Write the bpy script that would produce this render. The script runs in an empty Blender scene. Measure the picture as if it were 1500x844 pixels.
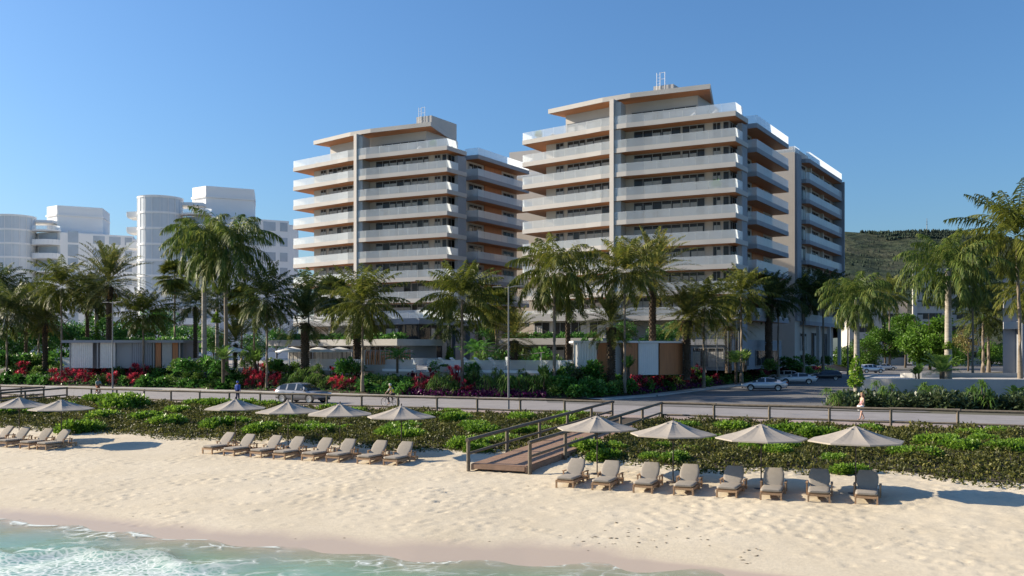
import bpy, math, random
import numpy as np
from mathutils import Vector, Matrix
R = math.radians
rnd = random.Random(7)
rng = np.random.default_rng(11)
scene = bpy.context.scene
col = scene.collection
CAMZ, FPX, HOR = 4.5, 1350.0, 512.0

def at_ground(px, py, z=0.0):
    Y = (CAMZ - z) * FPX / (py - HOR)
    return ((px - 750) / FPX * Y, Y)
def at_depth(px, Y):
    return (px - 750) / FPX * Y
def z_at(py, Y):
    return CAMZ + (HOR - py) * Y / FPX
def px_of(X, Y):
    return 750 + FPX * X / Y
ORD = ['', 'first', 'second', 'third', 'fourth', 'fifth', 'sixth', 'seventh', 'eighth', 'ninth', 'tenth', 'eleventh', 'twelfth',
       'thirteenth', 'fourteenth', 'fifteenth', 'sixteenth', 'seventeenth', 'eighteenth', 'nineteenth']
TENS = {20: 'twenty', 30: 'thirty', 40: 'forty', 50: 'fifty', 60: 'sixty', 70: 'seventy', 80: 'eighty', 90: 'ninety'}
TENTH = {20: 'twentieth', 30: 'thirtieth', 40: 'fortieth', 50: 'fiftieth', 60: 'sixtieth', 70: 'seventieth', 80: 'eightieth', 90: 'ninetieth'}
def ordinal(n):
    if n < 20: return ORD[n]
    t = n // 10 * 10
    return TENTH[t] if n == t else TENS[t] + '-' + ORD[n - t]

# ------------------------------------------------------------ materials
def nodes_of(name):
    m = bpy.data.materials.new(name); m.use_nodes = True
    nt = m.node_tree; b = nt.nodes['Principled BSDF']
    return m, nt, b
def N(nt, typ, **kw):
    n = nt.nodes.new(typ)
    for k, v in kw.items(): setattr(n, k, v)
    return n
def ramp(nt, stops, src):
    r = N(nt, 'ShaderNodeValToRGB'); e = r.color_ramp.elements
    while len(e) < len(stops): e.new(0.5)
    for i, (p, c) in enumerate(stops):
        e[i].position = p; e[i].color = (*c, 1) if len(c) == 3 else c
    nt.links.new(src, r.inputs[0]); return r
def noise(nt, scale, detail=4, rough=.55, coord='Object', stretch=None):
    tc = N(nt, 'ShaderNodeTexCoord'); n = N(nt, 'ShaderNodeTexNoise')
    n.inputs['Scale'].default_value = scale; n.inputs['Detail'].default_value = detail; n.inputs['Roughness'].default_value = rough
    src = tc.outputs[coord]
    if stretch:
        mp = N(nt, 'ShaderNodeMapping'); mp.inputs['Scale'].default_value = stretch; nt.links.new(src, mp.inputs[0]); src = mp.outputs[0]
    nt.links.new(src, n.inputs['Vector']); return n
def bump(nt, b, src, strength=.3, dist=.02):
    bp = N(nt, 'ShaderNodeBump'); bp.inputs['Strength'].default_value = strength; bp.inputs['Distance'].default_value = dist
    nt.links.new(src, bp.inputs['Height']); nt.links.new(bp.outputs[0], b.inputs['Normal']); return bp
def mat(name, c, rough=.6, metal=0, var=.12, scale=1.5, bmp=0, bscale=20, spec=.4, stretch=None):
    m, nt, b = nodes_of(name)
    n = noise(nt, scale, 5, .6, 'Object', stretch)
    lo = tuple(max(0, x * (1 - var)) for x in c); hi = tuple(min(1, x * (1 + var)) for x in c)
    r = ramp(nt, [(.3, lo), (.7, hi)], n.outputs[0])
    nt.links.new(r.outputs[0], b.inputs['Base Color'])
    b.inputs['Roughness'].default_value = rough; b.inputs['Metallic'].default_value = metal
    b.inputs['Specular IOR Level'].default_value = spec
    if bmp:
        n2 = noise(nt, bscale, 4, .6); bump(nt, b, n2.outputs[0], bmp, .02)
    return m
def wood(name, c, axis_scale=(1, 1, 1), plank=0.0, rough=.6, var=.28, wscale=4):
    m, nt, b = nodes_of(name)
    n = noise(nt, wscale, 5, .65, 'Object', axis_scale)
    r = ramp(nt, [(.25, tuple(x * (1 - var) for x in c)), (.75, tuple(min(1, x * (1 + var)) for x in c))], n.outputs[0])
    nt.links.new(r.outputs[0], b.inputs['Base Color']); b.inputs['Roughness'].default_value = rough
    bump(nt, b, n.outputs[0], .25, .01)
    return m
def leaf(name, c1, c2, c3=None, trans=.35, rough=.45, spec=.35):
    m, nt, b = nodes_of(name)
    g = N(nt, 'ShaderNodeNewGeometry')
    oi = N(nt, 'ShaderNodeObjectInfo')
    n = noise(nt, 1.3, 3)
    ma = N(nt, 'ShaderNodeMath', operation='MULTIPLY'); ma.inputs[1].default_value = .55
    nt.links.new(g.outputs['Random Per Island'], ma.inputs[0])
    mb = N(nt, 'ShaderNodeMath', operation='MULTIPLY_ADD'); mb.inputs[1].default_value = .5
    nt.links.new(n.outputs[0], mb.inputs[0]); nt.links.new(ma.outputs[0], mb.inputs[2])
    mc = N(nt, 'ShaderNodeMath', operation='MULTIPLY_ADD'); mc.inputs[1].default_value = .2
    nt.links.new(oi.outputs['Random'], mc.inputs[0]); nt.links.new(mb.outputs[0], mc.inputs[2])
    st = [(.25, c1), (.85, c2)] if c3 is None else [(.25, c1), (.72, c2), (.98, c3)]
    r = ramp(nt, st, mc.outputs[0])
    nt.links.new(r.outputs[0], b.inputs['Base Color']); b.inputs['Roughness'].default_value = rough
    b.inputs['Specular IOR Level'].default_value = spec
    t = N(nt, 'ShaderNodeBsdfTranslucent'); nt.links.new(r.outputs[0], t.inputs[0])
    mx = N(nt, 'ShaderNodeMixShader'); mx.inputs[0].default_value = trans
    nt.links.new(b.outputs[0], mx.inputs[1]); nt.links.new(t.outputs[0], mx.inputs[2])
    nt.links.new(mx.outputs[0], nt.nodes['Material Output'].inputs[0])
    return m
def glass(name, tint, alpha, rough=.03, trans=.4):
    m, nt, b = nodes_of(name)
    b.inputs['Base Color'].default_value = (*tint, 1); b.inputs['Roughness'].default_value = rough
    b.inputs['Specular IOR Level'].default_value = .6
    t = N(nt, 'ShaderNodeBsdfTranslucent'); t.inputs[0].default_value = (*tint, 1)
    mx = N(nt, 'ShaderNodeMixShader'); mx.inputs[0].default_value = trans
    nt.links.new(b.outputs[0], mx.inputs[1]); nt.links.new(t.outputs[0], mx.inputs[2])
    tr = N(nt, 'ShaderNodeBsdfTransparent')
    lw = N(nt, 'ShaderNodeLayerWeight'); lw.inputs[0].default_value = .25
    mm = N(nt, 'ShaderNodeMath', operation='MULTIPLY_ADD'); mm.inputs[1].default_value = .3; mm.inputs[2].default_value = alpha
    mm.use_clamp = True; nt.links.new(lw.outputs['Fresnel'], mm.inputs[0])
    m2 = N(nt, 'ShaderNodeMixShader'); nt.links.new(mm.outputs[0], m2.inputs[0])
    nt.links.new(tr.outputs[0], m2.inputs[1]); nt.links.new(mx.outputs[0], m2.inputs[2])
    nt.links.new(m2.outputs[0], nt.nodes['Material Output'].inputs[0])
    return m

M = {}
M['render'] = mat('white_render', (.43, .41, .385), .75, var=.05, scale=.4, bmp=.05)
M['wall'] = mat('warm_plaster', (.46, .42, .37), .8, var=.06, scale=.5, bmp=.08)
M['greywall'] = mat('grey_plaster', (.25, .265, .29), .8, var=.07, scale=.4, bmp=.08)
M['soffit'] = wood('soffit_wood', (.44, .18, .07), (.3, 6, 6), var=.25, wscale=1.5)
M['panelwood'] = wood('cladding_wood', (.42, .165, .062), (5, 5, .25), var=.22, wscale=1.4)
M['rail_glass'] = glass('railing_glass', (.88, .94, .97), .33, .03, .5)
M['clear_glass'] = glass('clear_glass', (.45, .55, .58), .16, .02, .1)
M['room_shade'] = mat('painted_room_shade', (.05, .047, .044), .9, var=.3, scale=.6)  # darkness of unlit rooms, painted on a flat board behind the panes
M['curtain'] = mat('curtain_cloth', (.66, .64, .60), .9, var=.07, scale=3)
M['frame'] = mat('window_frame', (.34, .34, .335), .45, var=.04)
M['darkframe'] = mat('dark_frame', (.05, .052, .055), .4, var=.1)
def pane_glass():
    m, nt, b = nodes_of('window_glass')
    b.inputs['Base Color'].default_value = (.02, .025, .03, 1); b.inputs['Roughness'].default_value = .02
    b.inputs['Specular IOR Level'].default_value = .7
    b.inputs['Alpha'].default_value = .30
    return m
M['pane'] = pane_glass()
M['concrete'] = mat('pale_concrete', (.40, .39, .37), .8, var=.1, scale=.6, bmp=.1)
M['soil'] = mat('garden_soil', (.05, .038, .025), .95, var=.4, scale=2, bmp=.6, bscale=8)
M['ground'] = mat('scrub_ground', (.09, .085, .06), .95, var=.4, scale=.05, bmp=.3, bscale=3)
M['deck'] = mat('terrace_stone', (.38, .35, .31), .7, var=.1, scale=1)
M['log'] = wood('weathered_log', (.145, .118, .085), (1, 1, 1), var=.4, wscale=5, rough=.85)
M['teak'] = wood('teak_wood', (.36, .225, .125), (1.5, 1.5, 1.5), var=.25, wscale=6)
M['cushion'] = mat('taupe_fabric', (.285, .255, .215), .95, var=.06, scale=6, bmp=.15, bscale=60)
M['canvas'] = mat('beige_canvas', (.335, .30, .255), .9, var=.04, scale=2, bmp=.08, bscale=50)
M['whitecanvas'] = mat('white_canvas', (.78, .77, .75), .9, var=.03)
M['pole'] = mat('bronze_pole', (.055, .042, .035), .45, var=.1)
M['lampsteel'] = mat('grey_steel', (.17, .175, .18), .45, metal=.3, var=.08)
M['white'] = mat('white_paint', (.76, .75, .73), .6, var=.04, scale=.6)
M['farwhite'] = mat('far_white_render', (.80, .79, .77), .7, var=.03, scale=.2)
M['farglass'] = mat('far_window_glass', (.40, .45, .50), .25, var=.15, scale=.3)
M['curtainwall'] = mat('white_lattice_wall', (.56, .60, .63), .35, var=.06, scale=.25)
M['trunk'] = wood('palm_bark', (.19, .155, .115), (1, 1, 7), var=.35, wscale=3, rough=.9)
M['paletrunk'] = wood('pale_palm_bark', (.29, .26, .215), (1, 1, 5), var=.45, wscale=2.2, rough=.85)
M['datetrunk'] = mat('date_palm_bark', (.07, .05, .033), .95, var=.55, scale=7, bmp=1, bscale=9)
M['bark'] = mat('tree_bark', (.09, .07, .05), .95, var=.4, scale=4, bmp=.6)
M['palm'] = leaf('palm_leaflets', (.04, .06, .011), (.135, .16, .024), (.30, .265, .06), .42, .5, .25)
M['palmdark'] = leaf('dark_palm_leaflets', (.022, .042, .014), (.08, .115, .026), (.19, .195, .055), .40, .5, .25)
M['date'] = leaf('date_palm_leaflets', (.04, .06, .016), (.13, .155, .038), (.32, .26, .06), .40, .5, .25)
M['royal'] = leaf('royal_palm_leaflets', (.028, .06, .014), (.09, .145, .026), (.21, .235, .055), .42, .5, .25)
M['broad'] = leaf('broad_garden_leaves', (.03, .09, .018), (.085, .235, .04), (.18, .34, .07), .36, .4, .35)
M['mid'] = leaf('mid_green_leaves', (.045, .10, .022), (.135, .245, .045), (.24, .33, .085), .36, .45, .35)
M['greyleaf'] = leaf('grey_green_leaves', (.03, .055, .022), (.085, .125, .05), (.16, .19, .09), .32, .4, .45)
M['red'] = leaf('red_cordyline_leaves', (.18, .012, .03), (.60, .055, .10), (.78, .17, .19), .42, .4, .35)
M['darkred'] = leaf('dark_red_leaves', (.06, .008, .018), (.22, .018, .045), (.42, .05, .085), .38, .4, .35)
M['purple'] = leaf('purple_ground_leaves', (.035, .006, .035), (.12, .012, .10), None, .3, .5, .3)
M['dune'] = leaf('dune_bush_leaves', (.06, .13, .014), (.19, .33, .035), (.34, .46, .075), .42, .45, .3)
M['cover'] = leaf('dune_cover_leaves', (.024, .03, .008), (.105, .115, .024), (.25, .22, .055), .28, .55, .25)
M['tree'] = leaf('round_tree_leaves', (.03, .075, .008), (.095, .20, .018), (.15, .27, .035), .35, .5, .3)
M['yellowtree'] = leaf('yellowish_tree_leaves', (.09, .08, .02), (.22, .19, .06), None, .35, .5, .3)
M['orange'] = mat('palm_fruit', (.36, .19, .04), .6, var=.25, scale=8)

# ------------------------------------------------------------ mesh helpers
class MB:
    def __init__(s): s.v = []; s.f = []; s.m = []; s.sm = []
    def add(s, vs, fs, m=0, smooth=False):
        o = len(s.v); s.v += [tuple(x) for x in vs]
        for f in fs: s.f.append([o + i for i in f]); s.m.append(m); s.sm.append(smooth)
    def quad(s, a, b, c, d, m=0): s.add([a, b, c, d], [(0, 1, 2, 3)], m)
    def obox(s, o, ex, ey, ez, m=0):
        o = Vector(o); ex = Vector(ex); ey = Vector(ey); ez = Vector(ez)
        vs = [o, o + ex, o + ex + ey, o + ey, o + ez, o + ex + ez, o + ex + ey + ez, o + ey + ez]
        s.add(vs, [(0, 3, 2, 1), (4, 5, 6, 7), (0, 1, 5, 4), (1, 2, 6, 5), (2, 3, 7, 6), (3, 0, 4, 7)], m)
    def box(s, c, d, rz=0, m=0, tilt=None):
        ca, sa = math.cos(rz), math.sin(rz)
        ex = Vector((ca, sa, 0)) * d[0]; ey = Vector((-sa, ca, 0)) * d[1]; ez = Vector((0, 0, d[2]))
        if tilt is not None:
            rot = Matrix.Rotation(tilt, 3, Vector((ca, sa, 0))); ey = rot @ ey; ez = rot @ ez
        s.obox(Vector(c) - ex / 2 - ey / 2 - ez / 2, ex, ey, ez, m)
    def prism(s, poly, z0, z1, m=0, mtop=None, mbot=None):
        n = len(poly)
        area = sum(poly[i][0] * poly[(i + 1) % n][1] - poly[(i + 1) % n][0] * poly[i][1] for i in range(n))
        if area < 0: poly = list(reversed(poly))
        vs = [(p[0], p[1], z0) for p in poly] + [(p[0], p[1], z1) for p in poly]
        s.add(vs, [(i, (i + 1) % n, n + (i + 1) % n, n + i) for i in range(n)], m)
        s.add(vs[n:], [tuple(range(n))], m if mtop is None else mtop)
        s.add(vs[:n], [tuple(reversed(range(n)))], m if mbot is None else mbot)
    def tube(s, pts, rad, n=8, m=0, cap=True, smooth=True, ref=None):
        pts = [Vector(p) for p in pts]
        if not hasattr(rad, '__len__'): rad = [rad] * len(pts)
        vs = []
        for i, p in enumerate(pts):
            t = (pts[min(i + 1, len(pts) - 1)] - pts[max(i - 1, 0)]).normalized()
            u = t.cross(Vector(ref or (0, 0, 1)))
            if u.length < .05: u = t.cross(Vector((1, 0, 0)))
            u.normalize(); w = t.cross(u)
            for k in range(n):
                a = 2 * math.pi * k / n
                vs.append(p + (u * math.cos(a) + w * math.sin(a)) * rad[i])
        fs = [(i * n + k, i * n + (k + 1) % n, (i + 1) * n + (k + 1) % n, (i + 1) * n + k) for i in range(len(pts) - 1) for k in range(n)]
        s.add(vs, fs, m, smooth)
        if cap:
            s.add(vs[:n], [tuple(reversed(range(n)))], m); s.add(vs[-n:], [tuple(range(n))], m)
    def lathe(s, prof, n=16, m=0, c=(0, 0, 0), smooth=True):
        vs = []; cx, cy, cz = c
        for r, z in prof:
            for k in range(n):
                a = 2 * math.pi * k / n
                vs.append((cx + r * math.cos(a), cy + r * math.sin(a), cz + z))
        fs = [(i * n + k, i * n + (k + 1) % n, (i + 1) * n + (k + 1) % n, (i + 1) * n + k) for i in range(len(prof) - 1) for k in range(n)]
        s.add(vs, fs, m, smooth)
    def build(s, name, mats, parent=None, loc=None, link=True):
        me = bpy.data.meshes.new(name); me.from_pydata(s.v, [], s.f); me.update()
        if not isinstance(mats, (list, tuple)): mats = [mats]
        for x in mats: me.materials.append(M[x] if isinstance(x, str) else x)
        me.polygons.foreach_set('material_index', s.m); me.polygons.foreach_set('use_smooth', s.sm)
        o = bpy.data.objects.new(name, me); col.objects.link(o)
        if parent: o.parent = parent
        if loc is not None: o.location = loc
        return o
def tag(o, label=None, cat=None, group=None, kind=None):
    if label: o['label'] = label
    if cat: o['category'] = cat
    if group: o['group'] = group
    if kind: o['kind'] = kind
    return o
def thing(name, label, cat, loc=(0, 0, 0), rz=0, group=None):
    o = bpy.data.objects.new(name, None); col.objects.link(o); o.empty_display_size = .3
    o.location = loc; o.rotation_euler = (0, 0, rz)
    return tag(o, label, cat, group)
def copy_tree(o, parent=None):
    kids = list(o.children)
    c = o.copy(); col.objects.link(c)
    if parent: c.parent = parent
    for k in kids: copy_tree(k, c)
    return c
def place_copy(proto, used, loc, rz=0, sc=1.0, label=None, group=None):
    o = proto if not used.get(proto.name) else copy_tree(proto)
    used[proto.name] = True
    o.location = loc; o.rotation_euler = (0, 0, rz)
    o.scale = (sc, sc, sc) if not hasattr(sc, '__len__') else sc
    if label: o['label'] = label
    if group: o['group'] = group
    return o

def leaf_mesh(name, P, D, W, L, Wd, drop, mats, midx=None):
    """many tapered leaf blades as one mesh; arrays of base point, direction, width direction, length, width, tip drop"""
    n = len(P); L = L[:, None]; Wd = Wd[:, None]
    dz = np.zeros((n, 3)); dz[:, 2] = -drop
    v = np.empty((n, 5, 3))
    v[:, 0] = P - W * Wd * .18; v[:, 1] = P + W * Wd * .18
    mid = P + D * L * .5
    v[:, 2] = mid - W * Wd * .5; v[:, 3] = mid + W * Wd * .5
    v[:, 4] = P + D * L + dz
    me = bpy.data.meshes.new(name)
    me.vertices.add(n * 5); me.vertices.foreach_set('co', v.astype(np.float32).ravel())
    loops = (np.array([0, 1, 3, 2, 2, 3, 4])[None, :] + (np.arange(n) * 5)[:, None]).ravel()
    me.loops.add(len(loops)); me.loops.foreach_set('vertex_index', loops.astype(np.int32))
    starts = (np.array([0, 4])[None, :] + (np.arange(n) * 7)[:, None]).ravel()
    me.polygons.add(2 * n); me.polygons.foreach_set('loop_start', starts.astype(np.int32))
    if not isinstance(mats, (list, tuple)): mats = [mats]
    for x in mats: me.materials.append(M[x])
    if midx is not None: me.polygons.foreach_set('material_index', np.repeat(midx, 2).astype(np.int32))
    me.update(calc_edges=True); me.validate()
    return me
def unit(a): return a / np.maximum(np.linalg.norm(a, axis=-1, keepdims=True), 1e-6)
def link_mesh(name, me, parent=None, loc=(0, 0, 0)):
    o = bpy.data.objects.new(name, me); col.objects.link(o); o.parent = parent; o.location = loc; return o
# ------------------------------------------------------------ plan lines (world metres, X right, Y away)
def interp(tab):
    xs = np.array([t[0] for t in tab]); ys = np.array([t[1] for t in tab])
    def f(x):
        x = np.asarray(x, float)
        y = np.interp(x, xs, ys)
        lo = ys[0] + (x - xs[0]) * (ys[1] - ys[0]) / (xs[1] - xs[0]); hi = ys[-1] + (x - xs[-1]) * (ys[-1] - ys[-2]) / (xs[-1] - xs[-2])
        return np.where(x < xs[0], lo, np.where(x > xs[-1], hi, y))
    return f
WATER_Z = -1.75
Fl = interp([(-75, 101), (-39.9, 82.7), (-28.3, 76.6), (-17.1, 71.4), (-8.4, 67.4), (-2.4, 64.9), (3.6, 62.4), (6.6, 61), (9.57, 59.4), (15.7, 56.4), (21.8, 53.5), (28.3, 50.7), (45, 43)])
Wl = interp([(-75, 58), (-18.75, 33.6), (-15, 32.1), (-12.6, 31), (-9.6, 29.6), (-6.4, 28.9), (-3, 27.6), (.4, 27.5), (4.1, 26.5), (6.4, 25.4), (12.7, 22.8), (45, 8)])
Ll = interp([(-75, 70), (-27, 53.4), (-15.8, 51.4), (-5.5, 45.6), (3.7, 39.6), (12.7, 33.8), (45, 14)])
Sl = interp([(-75, 78), (-32.9, 61.6), (-27.6, 58.1), (-23.3, 55.6), (-18, 53.6), (-13.3, 51.6), (-4.5, 47.4), (-2.1, 47.0), (3.3, 44.0), (4.6, 42.2), (7.3, 39.8), (12.2, 38.4), (16.2, 37.4), (17.6, 35.6), (19.3, 34.6), (45, 21)])
def ground_z(x, y):
    x = np.asarray(x, float); y = np.asarray(y, float)
    w, l, f = Wl(x), Ll(x), Fl(x); s = np.maximum(Sl(x), l + .6)
    z = np.where(y < w, WATER_Z + (y - w) * .07,
        np.where(y < l, WATER_Z + (y - w) / (l - w) * .90,
        np.where(y < s, -.85 + (y - l) / (s - l) * .07,
        np.where(y < f, -.78 + .76 * np.clip((y - s) / (f - s), 0, 1) ** .8, -.02))))
    return z
def gz(x, y): return float(ground_z(x, y))

# ------------------------------------------------------------ sand
def sand_material():
    m, nt, b = nodes_of('beach_sand')
    a = N(nt, 'ShaderNodeAttribute', attribute_name='wet')
    n = noise(nt, .35, 6, .6); n2 = noise(nt, 6, 4, .6)
    r = ramp(nt, [(.3, (.56, .485, .355)), (.7, (.635, .56, .425))], n.outputs[0])
    r2 = ramp(nt, [(.3, (.86, .86, .86)), (.7, (1.0, 1.0, 1.0))], n2.outputs[0])
    mu = N(nt, 'ShaderNodeMixRGB', blend_type='MULTIPLY'); mu.inputs[0].default_value = 1
    nt.links.new(r.outputs[0], mu.inputs[1]); nt.links.new(r2.outputs[0], mu.inputs[2])
    nw = noise(nt, .6, 4, .6, 'Object', (1, .35, 1))
    ad = N(nt, 'ShaderNodeMath', operation='MULTIPLY_ADD'); ad.inputs[1].default_value = .9
    sb = N(nt, 'ShaderNodeMath', operation='SUBTRACT'); sb.inputs[1].default_value = .5
    nt.links.new(nw.outputs[0], sb.inputs[0]); nt.links.new(sb.outputs[0], ad.inputs[0]); nt.links.new(a.outputs['Fac'], ad.inputs[2])
    wr = ramp(nt, [(.25, (0, 0, 0)), (.85, (1, 1, 1))], ad.outputs[0])
    mx = N(nt, 'ShaderNodeMixRGB'); nt.links.new(wr.outputs[0], mx.inputs[0]); nt.links.new(mu.outputs[0], mx.inputs[1])
    mx.inputs[2].default_value = (.45, .37, .295, 1)
    nt.links.new(mx.outputs[0], b.inputs['Base Color'])
    rr = ramp(nt, [(0, (.95,) * 3), (1, (.5,) * 3)], wr.outputs[0]); nt.links.new(rr.outputs[0], b.inputs['Roughness'])
    b.inputs['Specular IOR Level'].default_value = .25
    nb = noise(nt, 9, 5, .65)
    iv = N(nt, 'ShaderNodeMath', operation='SUBTRACT'); iv.inputs[0].default_value = 1; nt.links.new(wr.outputs[0], iv.inputs[1])
    ml = N(nt, 'ShaderNodeMath', operation='MULTIPLY'); nt.links.new(nb.outputs[0], ml.inputs[0]); nt.links.new(iv.outputs[0], ml.inputs[1])
    bump(nt, b, ml.outputs[0], .25, .05)
    return m
M['sand'] = sand_material()
def build_sand():
    xs = np.concatenate([np.linspace(-220, -52, 40), np.arange(-51.8, 32, .14), np.linspace(32.2, 160, 40)])
    t = np.concatenate([np.linspace(0, .25, 12)[:-1], np.linspace(.25, 1, 300)])
    w = Wl(xs) - 14; f = Fl(xs) + .15
    Xg = np.repeat(xs[:, None], len(t), 1); Yg = w[:, None] + (f - w)[:, None] * t[None, :]
    Z = ground_z(Xg, Yg)
    dist = Yg - Wl(Xg)
    # large undulation + trodden dimples
    def vn(scale, seed):
        r = np.random.default_rng(seed); g = r.random((256, 256))
        u = Xg / scale + 1000; v = Yg / scale + 1000
        iu = np.floor(u).astype(int); iv = np.floor(v).astype(int); fu = u - iu; fv = v - iv
        fu = fu * fu * (3 - 2 * fu); fv = fv * fv * (3 - 2 * fv)
        a = g[iu % 256, iv % 256]; bb = g[(iu + 1) % 256, iv % 256]; c = g[iu % 256, (iv + 1) % 256]; d = g[(iu + 1) % 256, (iv + 1) % 256]
        return (a * (1 - fu) + bb * fu) * (1 - fv) + (c * (1 - fu) + d * fu) * fv - .5
    rough = np.clip((dist - 1.2) / 4.5, 0, 1) * np.clip((Fl(Xg) + 1 - Yg) / 3, 0, 1)
    right = np.clip((Xg + 26) / 30, .3, 1)
    Z = Z + vn(3.1, 1) * .055 * rough + vn(.95, 2) * .028 * rough * right + vn(.42, 3) * .026 * rough * right + vn(.22, 4) * .014 * rough * right
    dx = .14
    i0 = 40; nx = len(np.arange(-51.8, 32, .14))
    r = np.random.default_rng(5)
    for k in range(8500):
        ix = i0 + int(r.integers(6, nx - 6)); X = xs[ix]
        y = Wl(X) + r.uniform(1, 1.5) + r.random() ** .8 * (Sl(X) - Wl(X))
        d = y - Wl(X)
        if r.random() > min(1, (d - .6) / 4) * (.25 + .75 * (math.sin(X * .55 + y * .3) + math.sin(y * .9 - X * .21) > -.1)) * (1 if X > -18 else .55): continue
        span = f[ix] - w[ix]; jt = int(np.searchsorted(t, (y - w[ix]) / span))
        lo, hi = max(0, jt - 5), min(len(t), jt + 6)
        sx, sy = r.uniform(.12, .20), r.uniform(.08, .13); dep = r.uniform(.012, .05)
        sl = (slice(ix - 4, ix + 5), slice(lo, hi))
        q = ((Xg[sl] - X) / sx) ** 2 + ((Yg[sl] - y) / sy) ** 2
        Z[sl] -= dep * np.exp(-q) - dep * .45 * np.exp(-(np.sqrt(q) - 1.7) ** 2 * 3)
    nX, nT = Xg.shape
    co = np.stack([Xg, Yg, Z], -1).reshape(-1, 3)
    idx = np.arange(nX * nT).reshape(nX, nT)
    q = np.stack([idx[:-1, :-1], idx[1:, :-1], idx[1:, 1:], idx[:-1, 1:]], -1).reshape(-1, 4)
    me = bpy.data.meshes.new('beach_sand'); me.from_pydata(co.tolist(), [], q.tolist()); me.update()
    at = me.attributes.new('wet', 'FLOAT', 'POINT')
    wet = np.clip(1.25 - (dist - .2) / 2.1, 0, 1.2)
    wet = wet * np.clip((7 - Xg) / 5, 0, 1) + np.clip(1.0 - (dist - .2) / .6, 0, 1) * np.clip((Xg - 2) / 5, 0, 1)
    at.data.foreach_set('value', wet.astype(np.float32).ravel())
    me.polygons.foreach_set('use_smooth', np.ones(len(me.polygons), bool))
    me.materials.append(M['sand'])
    o = bpy.data.objects.new('beach', me); col.objects.link(o); tag(o, kind='structure')
build_sand()

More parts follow.
